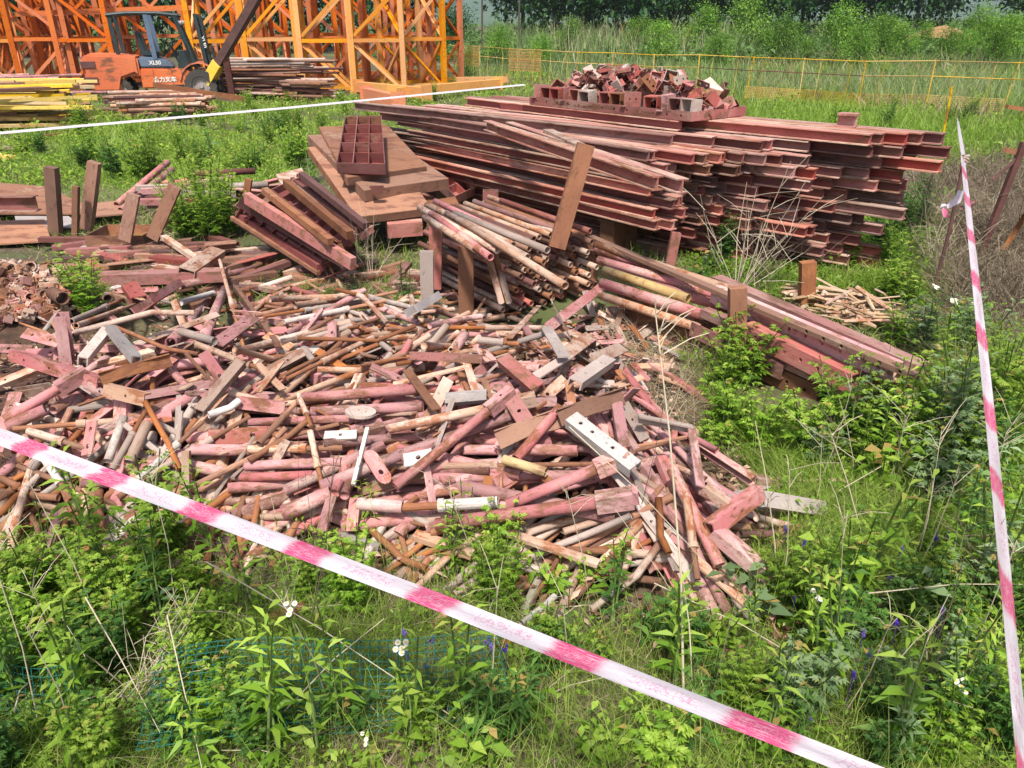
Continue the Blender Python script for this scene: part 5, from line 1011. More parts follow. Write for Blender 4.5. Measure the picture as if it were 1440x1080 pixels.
stuff('undergrowth', [cover(260, 120, [(560, 58), (1620, 62), (1620, 106), (560, 96)], .40, .5, .075, 7., (.05, 1), .5, .12), cover(50, 130, [(-160, 52), (640, 52), (640, 88), (-160, 88)], .42, .9, .075, 8., (.05, .9), .5, .12)], M['under'], 'bushy undergrowth massed beyond the fence')
# ------------------------------------------------------------------ single weeds
def pmesh(name, lv, stems, mats, stem_r=.003):
    """leaves part + stem part as two meshes"""
    V, q, t, ti = lv; fol = npmesh(name + '_leaves', V, q, t, ti, mats[0]); b = MB()
    for pts, r_ in stems: b.path(pts, [r_ * (1 - .6 * i / (len(pts) - 1)) for i in range(len(pts))], 5)
    return fol, b.mesh(name + '_stems', mats[1], True)
def weed(kind, h, seed):
    rg = np.random.default_rng(seed); P, D, L, W, T, stems = [], [], [], [], [], []
    ns = dict(mugwort=7, feather=9, broad=5, lance=2)[kind]
    for s in range(ns):
        a = rg.uniform(0, 6.283); le = rg.uniform(.05, .45) if kind != 'lance' else rg.uniform(0, .15); top = np.array([math.cos(a) * le, math.sin(a) * le, 1]); top = top / np.linalg.norm(top) * h * rg.uniform(.6, 1.0)
        b0 = np.array([math.cos(a), math.sin(a), 0]) * .02 * rg.random(); mid = b0 + top * .5 * np.array([.6, .6, 1.05])
        pts = [b0, mid, b0 + top]; stems.append(([tuple(p) for p in pts], .004 if kind != 'lance' else .005))
        nl = dict(mugwort=15, feather=26, broad=6, lance=22)[kind]; c = rg.random()
        for k in range(nl):
            u = (.12 + .88 * (k + rg.random()) / nl); p = (b0 * (1 - u) ** 2 + mid * 2 * u * (1 - u) + (b0 + top) * u * u)
            az = k * 2.4 + rg.uniform(-.5, .5); d = np.array([math.cos(az), math.sin(az), rg.uniform(.1, .75)]); d /= np.linalg.norm(d)
            sz = h * dict(mugwort=.24, feather=.17, broad=.4, lance=.20)[kind] * (1.15 - .6 * u) * rg.uniform(.7, 1.2)
            if kind == 'broad': sz *= 1.0
            sd_ = np.cross(d, [0, 0, 1]); sd_ /= np.linalg.norm(sd_) + 1e-9; tn = np.clip(.25 + .5 * u + rg.normal() * .15, 0, 1)
            if kind in ('mugwort', 'feather'):
                m = 3 if kind == 'mugwort' else 5
                P.append(p + d * sz * .45); D.append(d); L.append(sz * .6); W.append(sz * (.2 if m == 3 else .13)); T.append(tn if rg.random() > .03 else 1.0)
                for j in range(m):
                    v = .22 + .6 * j / m
                    for sg in (-1, 1):
                        P.append(p + d * sz * v); D.append(d * .8 + sd_ * sg * .75); L.append(sz * (.46 - .2 * j / m)); W.append(sz * (.17 if m == 3 else .11)); T.append(np.clip(tn + rg.normal() * .08, 0, 1))
            else:
                P.append(p); D.append(d); L.append(sz); W.append(sz * (.45 if kind == 'broad' else .2)); T.append(tn if rg.random() > .03 else 1.0)
    lv = leaves(np.array(P), unit(np.array(D)), np.array(L), np.array(W), np.array(T), .3); return lv, stems
WP = {}
for kind, h, mt in (('mugwort', .34, 'leaf'), ('feather', .40, 'leaf'), ('broad', .24, 'leaf'), ('lance', .5, 'leaf')):
    for v in range(5):
        lv, st = weed(kind, h, 40 + v + len(WP) * 7); WP[(kind, v)] = pmesh(kind, lv, st, (M[mt], M['stem']))
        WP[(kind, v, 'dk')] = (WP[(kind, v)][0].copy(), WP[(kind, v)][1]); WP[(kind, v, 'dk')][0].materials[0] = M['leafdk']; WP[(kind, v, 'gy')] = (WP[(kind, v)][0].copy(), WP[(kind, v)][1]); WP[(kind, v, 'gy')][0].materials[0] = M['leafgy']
DESC = dict(mugwort='lobed-leaved', feather='feathery', broad='broad-leaved', lance='tall narrow-leaved')
def plant(kind, px, py, sc, label=None, tone=None, group='weeds around the scrap heap', z=None, name='weed'):
    p = at(px, py, 0) if z is None else at(px, py, z); root = bpy.data.objects.new(dict(mugwort='leafy_weed', feather='feathery_weed', broad='broadleaf_weed', lance='narrow_leaf_weed')[kind], None); link(root); v = RND.randrange(5); k = (kind, v, tone) if tone else (kind, v)
    root.location = (p.x, p.y, float(gz(p.x, p.y)) if z is None else z); root.rotation_euler = (RND.gauss(0, .08), RND.gauss(0, .08), RND.uniform(0, 6.28)); root.scale = (sc, sc, sc * RND.uniform(.9, 1.15))
    a = bpy.data.objects.new('foliage', WP[k][0]); link(a, root); b = bpy.data.objects.new('stem', WP[k][1]); link(b, root)
    sz = 'small' if sc < .8 else 'tall' if sc > 1.35 else 'mid-sized'
    tn = {'dk': 'dark green', 'gy': 'grey-green', None: 'bright green'}[tone]
    return tag(root, label or f"{sz} {tn} {DESC[kind]} weed {wnear(px, py)}", 'weed', group)
WL = [(120, 800, 'below the tape left end'), (330, 760, 'at the heap foot by the tan post'), (220, 1000, 'in the front left corner thicket'), (480, 960, 'beside the teal wire netting'), (640, 830, 'in the strip between tape and pink pipes'), (820, 860, 'at the heap foot past the tan plank'), (960, 950, 'by the foot of the tall dry stalk'), (1180, 920, 'by the small violet flowers'), (1350, 1000, 'in the front right corner thicket'), (1050, 540, 'at the rack foot, heap side'), (1120, 640, 'between heap end and pipe rack'), (1270, 600, 'past the tip of the pipe rack'), (1380, 540, 'beside the right-hand tape'), (1300, 720, 'beside the lower half of the right-hand tape'), (1250, 330, 'under the tall beam stack'), (990, 380, 'in the gap below the centre stack'), (150, 200, 'in the meadow under the far tape'), (420, 180, 'in the meadow behind the form panels'), (650, 150, 'in the meadow before the mast row'), (1300, 160, 'in the grass before the fence'), (1250, 450, 'by the stick pile')]
def wnear(px, py): return min(WL, key=lambda l: (l[0] - px) ** 2 + (l[1] - py) ** 2)[2]
plant('mugwort', 225, 800, 1.35, 'bushiest bright weed under the tape, lobed leaves hiding the heap foot'); plant('mugwort', 190, 850, 1.0); plant('mugwort', 268, 850, 1.0); plant('mugwort', 60, 850, 1.2); plant('mugwort', 120, 890, 1.1); plant('mugwort', 25, 900, 1.1); plant('mugwort', 110, 830, .9)
plant('feather', 132, 452, 1.3, 'bright feathery weed standing beside the coupler heap', z=.1); plant('feather', 118, 440, 1.0, 'second feathery weed hugging the coupler heap', z=.1); plant('feather', 152, 425, .5, 'little feathery weed by the pink trough', z=.1)
for a, b, s in ((258, 335, 1.5), (292, 330, 1.8), (320, 334, 1.5), (276, 318, 1.7), (244, 322, 1.1), (305, 315, 1.8), (332, 320, 1.2), (270, 342, 1.4), (300, 345, 1.5)): plant('feather', a, b, s, f"feathery plant in the bushy clump by the ribbed panels, {'taller' if s > 1.45 else 'shorter'} kind", None, 'feathery plants in the bushy clump')
for a, b, s in ((430, 425, .5), (455, 428, .55), (480, 425, .5), (505, 420, .45)): plant('feather', a, b, s, 'low feathery weed between ribbed panels and jack fan', 'gy' if a > 470 else None, 'low weeds behind the jack fan')
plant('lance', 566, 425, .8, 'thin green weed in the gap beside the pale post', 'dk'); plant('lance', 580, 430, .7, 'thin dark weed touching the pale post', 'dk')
for a, b, s, t in ((1010, 560, 1.2, None), (1040, 545, 1.5, None), (1030, 620, 1.3, None), (1060, 640, 1.1, None), (1130, 650, 1.2, None), (1000, 640, .9, None), (1150, 665, .8, 'gy'), (1180, 670, .9, None), (1095, 600, .7, None)): plant('mugwort', a, b, s, None, t)
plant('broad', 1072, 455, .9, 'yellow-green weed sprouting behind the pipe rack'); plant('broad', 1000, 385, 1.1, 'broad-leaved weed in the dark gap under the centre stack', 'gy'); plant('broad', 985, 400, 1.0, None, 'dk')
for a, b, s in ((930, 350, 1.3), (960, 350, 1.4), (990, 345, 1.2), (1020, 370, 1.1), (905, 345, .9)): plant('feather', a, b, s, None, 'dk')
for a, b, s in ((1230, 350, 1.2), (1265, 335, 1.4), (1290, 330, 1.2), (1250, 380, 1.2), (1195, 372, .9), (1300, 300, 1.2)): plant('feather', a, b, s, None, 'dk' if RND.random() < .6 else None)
for n_, xs, ys, sc, kinds, tones in ((30, (1180, 1420), (490, 700), (.8, 1.5), ('mugwort', 'lance', 'mugwort', 'feather'), (None, None, 'gy')), (34, (1060, 1430), (640, 900), (.7, 1.35), ('mugwort', 'broad', 'lance', 'broad'), (None, None, 'dk', 'gy')), (34, (0, 700), (840, 1090), (.5, 1.0), ('mugwort', 'feather', 'lance', 'broad'), (None, 'dk')), (34, (0, 1440), (780, 1090), (.7, 1.15), ('lance', 'lance', 'feather'), (None, None, None)), (26, (700, 1100), (850, 1090), (.45, .9), ('mugwort', 'broad', 'lance'), (None, None, 'dk')), (26, (1100, 1440), (880, 1090), (.5, 1.0), ('feather', 'lance', 'mugwort'), ('dk', 'dk', None, 'gy')),
                                    (50, (10, 440), (165, 262), (.9, 1.9), ('mugwort', 'feather', 'mugwort', 'lance'), (None, None, 'dk')), (24, (330, 740), (125, 195), (.9, 1.5), ('feather', 'mugwort'), (None,)), (14, (1060, 1420), (120, 190), (1.2, 2), ('feather', 'lance'), (None, None, 'dk')), (10, (620, 860), (760, 850), (.5, .8), ('broad', 'mugwort', 'lance'), (None,)), (8, (1240, 1330), (410, 470), (.7, 1.1), ('lance', 'mugwort'), (None,))):
    k = 0
    while k < n_:
        a, b = RND.uniform(*xs), RND.uniform(*ys); p = at(a, b, 0)
        if not free(np.array([p.x]), np.array([p.y]))[0] or (335 < a < 700 and 870 < b < 1030) or (a > 1290 and 230 < b < 470) or (980 < a < 1180 and 640 < b < 860) or (560 < a < 900 and 740 < b < 860 and RND.random() < .5): continue
        plant(RND.choice(kinds), a, b, RND.uniform(*sc), None, RND.choice(tones)); k += 1
plant('mugwort', 695, 800, .9, 'weed growing up through the front of the heap under the long pink pipe'); plant('broad', 680, 800, .8, 'broad-leaved weed at the heap foot under the long pink pipe')
# white flowered plants
def flower(foot, head, zf, label, n=4, r_=.012):
    d = ray(*foot); p0 = at(*foot, 0.0); p1 = aty(head[0], head[1], p0.y + .06); root = empty('white_flower_plant', p0); tag(root, label, 'flower', 'white flowering weeds'); v = p1 - p0
    MB().path([(0, 0, 0), v * .5 + Vector((.015, 0, 0)), v], [.004, .0035, .0025], 6).build('stem', M['stem'], root); P, D, L = [], [], []
    for k in range(20):
        u = .08 + .86 * k / 20; a = k * 2.4; P.append(v * u); D.append(Vector((math.cos(a), math.sin(a), .75))); L.append(.085 * (1.1 - .65 * u))
    L = np.array(L); lv = leaves(np.array([tuple(p) for p in P]), unit(np.array([tuple(q) for q in D])), L, L * .28, NP.uniform(.5, 1, len(L)), .25); link(bpy.data.objects.new('foliage', npmesh('flower_leaves', *lv[:3], lv[3], M['leaf'])), root)
    for k in range(n):
        a = k * 2.4; o = Vector((math.cos(a) * .015 * (k > 0), math.sin(a) * .015 * (k > 0), .01 * (k % 2))); b = MB(); bl = MB()
        for j in range(14):
            q = 2 * math.pi * j / 14; e = Vector((math.cos(q), math.sin(q), .22)); s_ = Vector((-math.sin(q), math.cos(q), 0)) * r_ * .16; b.add([Vector((0, 0, 0)), e * r_ * .6 + s_, e * r_, e * r_ * .6 - s_], [(0, 1, 2, 3)])
        b.tube((0, 0, -.01), (0, 0, .002), .003, n=6, mi=0); f_ = b.build('blossom', M['petal'], root); f_.location = v + o; f_.rotation_euler = (RND.uniform(-.5, .5) + .35, RND.uniform(-.5, .5), 0); h_ = MB().tube((0, 0, .001), (0, 0, .004), r_ * .36, n=8).build('flower_heart', M['yolk'], f_)
flower((575, 1085), (565, 912), 0, 'white-flowered weed in front of the teal wire netting, the fullest flower head', 6, .009); flower((450, 1085), (408, 858), 0, 'white-flowered weed leaning before the rusty pipe mouth', 4, .008); flower((525, 1095), (515, 1040), 0, 'short white-flowered weed left of the fullest one', 3, .007)
flower((1135, 985), (1150, 838), 0, 'white-flowered weed by the small violet flowers', 3, .008); flower((1340, 1085), (1352, 966), 0, 'white-flowered weed in the front right thicket', 4, .009); flower((1310, 470), (1316, 404), 0, 'white-flowered weed beside the right-hand tape, nearest the stick pile', 3, .016); flower((1345, 500), (1342, 425), 0, 'white-flowered weed close against the right-hand tape', 5, .014); flower((1375, 500), (1372, 430), 0, 'white-flowered weed just beyond the right-hand tape', 4, .015)
vm = []
for i in range(34):
    a, b = (RND.uniform(1060, 1330), RND.uniform(800, 1070)) if i < 26 else (RND.uniform(560, 720), RND.uniform(930, 1010)); p = at(a, b, 0); p.z = RND.uniform(.1, .2)
    me = cached(('vetch', i % 3), lambda: (lambda q: [q.box((RND.gauss(0, .004), RND.gauss(0, .004), .004 * k), (.006, .005, .007), Matrix.Rotation(RND.uniform(0, 3), 3, 'Z')) for k in range(5)] and q)(MB()).tube((0, 0, -.14), (0, 0, 0), .001, n=5).mesh('vetch', M['purple']))
    o = obj_of('violet_flower', me); o.location = p; tag(o, 'tiny violet flower in the thicket ' + ('before the right-hand tape' if i < 26 else 'by the wire netting'), 'flower', 'tiny violet flowers')
# dry stalks and twigs
def stalk(pts, r_, label, tufts=0, mat='drystem', group='dry stalks', name='dry_stalk'):
    o = MB().path(pts, [r_ * (1 - .55 * i / (len(pts) - 1)) for i in range(len(pts))], 6); n = len(pts)
    for k in range(tufts):
        u = RND.uniform(.0, .45); p = Vector(pts[-1]).lerp(Vector(pts[max(0, n - 2)]), u * .8); d = Vector((RND.gauss(0, .7), RND.gauss(0, .7), .7)) * RND.uniform(.05, .14); o.path([p, p + d * .6 + Vector((0, 0, .01)), p + d], [r_ * .5, r_ * .4, r_ * .3], 4)
    return tag(o.build(name, M[mat]), label, 'stalk', group)
def S2(foot, head, dy, r_, label, tufts=0, mat='drystem', bow=.02):
    p0 = at(*foot, 0); p1 = aty(*head, p0.y + dy); return stalk([p0, p0.lerp(p1, .35) + Vector((bow, 0, 0)), p0.lerp(p1, .7) + Vector((bow * .8, 0, 0)), p1], r_, label, tufts, mat)
S2((962, 1010), (922, 442), .5, .0042, 'tallest pale dry stalk standing in front of the heap, branched at its top', 12); S2((968, 1060), (958, 800), .25, .003, 'pale stalk beside the tallest dry stalk'); S2((1092, 860), (1062, 592), .25, .0028, 'thin pale stalk before the heap end'); S2((1228, 845), (1165, 600), .2, .003, 'thin pale stalk left of the violet flowers', 3); S2((905, 930), (950, 830), .1, .0022, 'slanting straw at the foot of the tallest dry stalk')
S2((1270, 700), (1120, 590), .1, .0025, 'long straw slanting over the weeds by the rack tip'); S2((1200, 690), (1180, 560), .1, .002, 'short straw standing by the rack tip'); S2((690, 790), (640, 990), -.1, .0015, 'dark thin stem through the tan plank end', 0, 'darkstem'); S2((495, 760), (500, 590), .05, .0014, 'dark thin stem standing before the pink pipes', 3, 'darkstem'); S2((410, 760), (416, 560), .05, .0014, 'dark thin stem before the tan crossed rods', 3, 'darkstem')
S2((870, 800), (935, 560), .1, .002, 'dark bent weed stem by the tan plank', 4, 'darkstem')
for a, b, l in (((330, 890), (320, 740), 'before the short pipe mouth'), ((345, 900), (332, 775), 'right beside the short pipe mouth'), ((432, 850), (428, 760), 'under the tape by the twin pipe mouths'), ((440, 850), (441, 745), 'under the tape below the twin pipe mouths')): S2(a, b, .03, .002, f'dark thin weed stem {l}', 5, 'darkstem')
# fallen straws in the front
for a, b, z0, z1, l in (((290, 790), (640, 1010), .34, .12, 'long straw crossing in front of the wire netting'), ((235, 865), (285, 1085), .3, .1, 'straw slanting down the front left thicket'), ((120, 840), (225, 1030), .3, .1, 'second straw slanting down the front left thicket'), ((20, 1000), (40, 960), .2, .15, 'pale stem end at the left frame edge'), ((400, 1000), (540, 870), .1, .25, 'straw rising across the netting'), ((1215, 835), (1470, 822), .2, .22, 'long thin stem lying level behind the violet flowers'), ((1060, 750), (960, 660), .1, .3, 'straw over the heap end'), ((920, 820), (1180, 960), .2, .08, 'straw falling from the heap end into the grass'), ((800, 600), (1000, 800), .5, .2, 'straw lying over the fan of bars'), ((1180, 690), (1420, 560), .15, .2, 'straw across the weeds by the right-hand tape')):
    p0, p1 = at(*a, z0), at(*b, z1); m_ = (p0 + p1) / 2 + Vector((0, 0, .02)); stalk([p0, m_, p1], .0022, l, 0)
for i in range(44):
    a, b = (RND.uniform(0, 900), RND.uniform(830, 1080)) if i < 18 else (RND.uniform(1040, 1430), RND.uniform(520, 1060)); p0 = at(a, b, 0)
    if not free(np.array([p0.x]), np.array([p0.y]))[0]: continue
    v_ = Vector((RND.gauss(0, .12), RND.gauss(0, .12), 1)) * RND.uniform(.3, .65); stalk([p0, p0 + v_ * .5 + Vector((.015, 0, 0)), p0 + v_], .0022, 'upright dead weed stem with seed tufts ' + wnear(a, b), RND.randrange(4, 9), RND.choice(('drystem', 'darkstem', 'drystem')), 'upright dead weed stems')
for i in range(46):
    a, b = (RND.uniform(0, 760), RND.uniform(830, 1080)) if i < 20 else (RND.uniform(860, 1420), RND.uniform(640, 1070)); p0 = at(a, b, 0); an = RND.uniform(0, 6.28); d = Vector((math.cos(an), math.sin(an), RND.uniform(.1, .9))).normalized() * RND.uniform(.2, .55)
    if not free(np.array([p0.x]), np.array([p0.y]))[0]: continue
    stalk([p0, p0 + d * .5 + Vector((0, 0, .02)), p0 + d], .0017, 'loose dry straw in the weeds ' + wnear(a, b), 0, 'drystem' if RND.random() < .7 else 'darkstem', 'loose straws')
# dry branched twigs
def twig(foot, size, seed, label, mat='drystem', lean=(.3, 0), r_=.005, n=16):
    rg = random.Random(seed); b = MB(); p0 = at(*foot, 0)
    for k in range(n):
        a = rg.uniform(0, 6.28); q = Vector((lean[0] + rg.gauss(0, .35), lean[1] + rg.gauss(0, .35), rg.uniform(.4, 1))).normalized() * size * rg.uniform(.5, 1); s_ = Vector((rg.gauss(0, .02), rg.gauss(0, .02), 0)); m_ = s_ + q * .5 + Vector((rg.gauss(0, .03), rg.gauss(0, .03), 0))
        b.path([s_, m_, s_ + q], [r_ * .6, r_ * .45, r_ * .2], 4)
        for j in range(3): t = s_.lerp(s_ + q, rg.uniform(.3, .9)); e = Vector((rg.gauss(0, .6), rg.gauss(0, .6), rg.uniform(0, 1))) * size * .22; b.path([t, t + e * .5 + Vector((0, 0, .01)), t + e], [r_ * .35, r_ * .3, r_ * .15], 4)
    o = b.build('dry_bush', M[mat]); o.location = p0; return tag(o, label, 'dry bush', 'dry twiggy bushes')
twig((1035, 420), 1.0, 3, 'pale dry bush standing before the tall beam stack', 'drystem', (.25, -.1), .006, 14); twig((1060, 400), .7, 4, 'dry bush at the foot of the tall beam stack', 'darkstem', (.2, 0)); twig((520, 400), .75, 5, 'pale dry twig bush under the flat form panels', 'drystem', (.25, .2), .004, 10); twig((1400, 440), .9, 6, 'dark dry bush beyond the right-hand tape', 'darkstem'); twig((1440, 360), 1.0, 7, 'tangled dry bush at the right frame edge', 'darkstem', (-.3, 0)); twig((1310, 380), .7, 8, 'pale dry bush behind the right-hand tape', 'drystem', (0, .1), .004); twig((1450, 520), .8, 9, 'dry bush by the lower right frame edge', 'darkstem', (-.3, .1)); twig((930, 610), .34, 10, 'dry seed stems tangled on the plate pile', 'drystem', (0, 0), .003, 14); twig((30, 690), .3, 11, 'grey dry tangle on the heap under the tape left end', 'darkstem', (0, 0), .003, 16); twig((190, 985), .4, 12, 'grey dry tangle in the front left thicket', 'drystem', (.3, 0), .003, 18)
# ------------------------------------------------------------------ shrubs and trees
def crown(n, cl, rx, rz, z0, ls, seed, spread=.34, low=0.):
    rg = np.random.default_rng(seed); c = rg.normal(size=(cl, 3)); c = c / np.linalg.norm(c, axis=1, keepdims=True) * (rg.random((cl, 1)) ** .4); c *= [rx, rx, rz]; sc = rg.uniform(.55, 1.25, cl)
    i = rg.integers(0, cl, n); P = c[i] + rg.normal(size=(n, 3)) * spread * (min(rx, rz) * sc[i])[:, None]; D = unit(P / [rx, rx, rz] * .6 + rg.normal(size=(n, 3)) * .8); P[:, 2] = np.maximum(P[:, 2] + z0 + rz, low + rg.random(n) * .3)
    L = ls * rg.uniform(.6, 1.4, n); ct = rg.random(cl); tint = np.clip(.15 + .5 * ct[i] + .3 * rg.random(n), 0, 1); return leaves(P, D, L, L * .55, tint, .2)
def treeproto(kind, h, cr, rx, rz, z0, n, cl, ls, mat, seed, tr):
    lv = crown(n, cl, rx, rz, z0, ls, seed, .34 if kind == 'tree' else .26); fol = npmesh(kind + '_crown', *lv[:3], lv[3], M[mat]); rg = random.Random(seed); b = MB(); b.path([(0, 0, -.1), (rg.gauss(0, .05), rg.gauss(0, .05), h * .35), (rg.gauss(0, .12), rg.gauss(0, .12), h * .85)], [tr, tr * .8, tr * .3], 8)
    for k in range(8):
        z = h * (.18 + .6 * k / 8); a = k * 2.4; q = Vector((math.cos(a), math.sin(a), .6)) * rx * .7; b.path([(0, 0, z), Vector((0, 0, z)) + q * .5, Vector((0, 0, z + .1)) + q], [tr * .4, tr * .28, tr * .1], 5)
    return fol, b.mesh(kind + '_trunk', M['bark'], True)
TP = [treeproto('tree', 9, 0, 2.3, 3.6, .6, 3000, 46, .34, 'tree', 70 + k, .13) for k in range(3)]
SH = [treeproto('shrub', 2.4, 0, .95, 1.25, .12, 4200, 60, .10, 'shrub', 80 + k, .05) for k in range(3)]
def tree(src, px, Y, sc, label, cat, name, group, szz=1.0):
    p = aty(px, 40, Y); r = bpy.data.objects.new(name, None); link(r); r.location = (p.x, Y, float(gz(p.x, Y))); r.rotation_euler = (0, 0, RND.uniform(0, 6.28)); r.scale = (sc, sc, sc * szz); link(bpy.data.objects.new('crown', src[0]), r); link(bpy.data.objects.new('trunk', src[1]), r); return tag(r, label, cat, group)
SHB = [(1188, 40, 1.25, 'roundest bright shrub beyond the fence'), (1104, 42, 1.1, 'bright shrub left of the roundest one beyond the fence'), (1052, 44, 1.5, 'tall yellow-green shrub behind the pale reeds'), (1243, 41, 1.0, 'shrub with a visible stem right of the roundest one'), (1276, 40, .85, 'smaller shrub between stemmed shrub and dirt mound'), (1338, 38, .8, 'yellow-green shrub before the dirt mound'), (1425, 37, 1.0, 'shrub at the right frame edge beyond the fence'), (985, 46, 1.3, 'dark shrub behind the pale reeds'), (1385, 44, 1.1, 'dark low shrub right of the dirt mound'), (900, 48, 1.0, 'shrub behind the bracket heap'), (800, 47, 1.0, 'shrub by the thin tree trunks')]
for i, px in enumerate((655, 700, 760, 840, 930, 1015, 1080, 1140, 1215, 1300, 1365, 1405, 1470)): SHB.append((px, 36 + (i * 7) % 11, .55 + (i * 5 % 7) * .07, f"{'low' if i % 2 else 'rounded'} bush in the overgrown slope {'behind the bracket heap' if px < 1000 else 'behind the guard fence'}"))
for px, Y, s, lab in SHB: tree(SH[RND.randrange(3)], px, Y - 5, s * .72, lab, 'shrub', 'shrub', 'shrubs beyond the fence')
k = 0
for px in list(range(745, 1600, 38)):
    Y = RND.uniform(56, 68); wd = 'behind the bracket heap' if px < 1000 else 'behind the bright shrubs' if px < 1250 else 'behind the dirt mound'
    if px in (1353, 1391): continue
    tree(TP[k % 3], px + RND.uniform(-12, 12), Y, RND.uniform(.9, 1.25), f'dark leafy tree in the row {wd}', 'tree', 'tree', 'dark trees in the row beyond the fence'); k += 1
for px in (-120, -50, 30, 100, 170, 262, 330, 400, 480, 560, 640):
    tree(TP[k % 3], px, RND.uniform(42, 52), RND.uniform(.75, 1.0) if px != 640 else .35, 'green tree behind the crane mast sections' + (' at the forklift side' if px < 300 else ' at the weed end'), 'tree', 'tree', 'trees behind the mast sections'); k += 1
for px, s, l in ((677, .3, 'thin bare sapling against the hazy hill'), (729, .35, 'thin sapling beside the dark trees against the hill')):
    p = aty(px, 20, 46); root = empty('sapling', (p.x, 46, float(gz(p.x, 46)))); tag(root, l, 'tree'); MB().path([(0, 0, 0), (.05, 0, 2.5), (.02, 0, 6)], [.06, .05, .03], 6).build('trunk', M['bark'], root)
    lv = crown(160, 8, .5, 1.5, 3.2, .2, 5); link(bpy.data.objects.new('crown', npmesh('sapling_crown', *lv[:3], lv[3], M['tree'])), root)
# dirt mound
p = aty(1322, 66, 46); b = MB(); n = 24; vs = [(0, 0, 1.5)]
for rr, zz in ((1.2, 1.25), (2.6, .7), (4.2, 0)):
    for j in range(n): a = 2 * math.pi * j / n; k = 1 + .15 * math.sin(3 * a) + .08 * math.sin(7 * a); vs.append((rr * k * math.cos(a), rr * k * .6 * math.sin(a), zz))
fs = [(0, 1 + j, 1 + (j + 1) % n) for j in range(n)] + [(1 + q * n + j, 1 + (q + 1) * n + j, 1 + (q + 1) * n + (j + 1) % n, 1 + q * n + (j + 1) % n) for q in range(2) for j in range(n)]
o = b.add([(x * .6, y * .6, z_ * .7) for x, y, z_ in vs], fs).build('dirt_mound', plain('bare_red_soil', (.38, .20, .10), 1), None, True); o.location = (p.x, p.y, float(gz(p.x, p.y)) - .05); tag(o, kind='structure')
# ------------------------------------------------------------------ barrier tape
def tapemat():
    m, nt, b = mat_new('barrier_tape'); uv = N(nt, 'ShaderNodeUVMap').outputs[0]; sx = N(nt, 'ShaderNodeSeparateXYZ'); nt.links.new(uv, sx.inputs[0])
    def math_(op, a, c=None):
        n = N(nt, 'ShaderNodeMath', operation=op)
        for i, v in enumerate((a, c)):
            if v is None: continue
            if hasattr(v, 'links'): nt.links.new(v, n.inputs[i])
            else: n.inputs[i].default_value = v
        return n.outputs[0]
    nz = noise(nt, uv, 34, 3); nz2 = noise(nt, uv, 90, 2)
    u = math_('FRACT', math_('ADD', math_('MULTIPLY', sx.outputs[0], 1 / .32), math_('MULTIPLY', math_('SUBTRACT', nz, .5), .26)))
    pinkz = math_('MULTIPLY', ramp(nt, u, .58, .66), ramp(nt, u, .97, .90))
    # worn glyph-like print in the middle band
    vo = N(nt, 'ShaderNodeTexVoronoi', feature='DISTANCE_TO_EDGE'); mp = N(nt, 'ShaderNodeMapping'); mp.inputs['Scale'].default_value = (120, 4.2, 1); nt.links.new(uv, mp.inputs[0]); nt.links.new(mp.outputs[0], vo.inputs['Vector'])
    vo.inputs['Scale'].default_value = 1.0
    stroke = math_('MULTIPLY', ramp(nt, vo.outputs['Distance'], .10, .05), math_('MULTIPLY', ramp(nt, sx.outputs[1], .22, .30), ramp(nt, sx.outputs[1], .80, .72)))
    worn = ramp(nt, nz2, .42, .6)
    txt = math_('MULTIPLY', math_('MULTIPLY', stroke, worn), math_('MULTIPLY', ramp(nt, u, .08, .12), ramp(nt, u, .50, .46)))
    hole = math_('MULTIPLY', math_('MULTIPLY', stroke, worn), .55)
    c = mixc(nt, math_('MULTIPLY', txt, .95), mixc(nt, ramp(nt, nz, .45, .65), (.70, .66, .70), (.70, .54, .62)), (.58, .14, .34)); pk_ = mixc(nt, hole, (.66, .07, .20), (.78, .52, .62))
    c = mixc(nt, math_('MULTIPLY', pinkz, ramp(nt, nz, .28, .50)), c, pk_)
    nt.links.new(c, b.inputs['Base Color']); b.inputs['Roughness'].default_value = .35
    bu = N(nt, 'ShaderNodeBump'); bu.inputs['Strength'].default_value = .5; bu.inputs['Distance'].default_value = .003; nt.links.new(noise(nt, uv, 22, 3), bu.inputs['Height']); nt.links.new(bu.outputs[0], b.inputs['Normal'])
    tr = N(nt, 'ShaderNodeBsdfTranslucent'); nt.links.new(c, tr.inputs[0]); ms = N(nt, 'ShaderNodeMixShader'); ms.inputs[0].default_value = .3
    nt.links.new(b.outputs[0], ms.inputs[1]); nt.links.new(tr.outputs[0], ms.inputs[2]); nt.links.new(ms.outputs[0], nt.nodes['Material Output'].inputs[0]); return m
TM = tapemat()
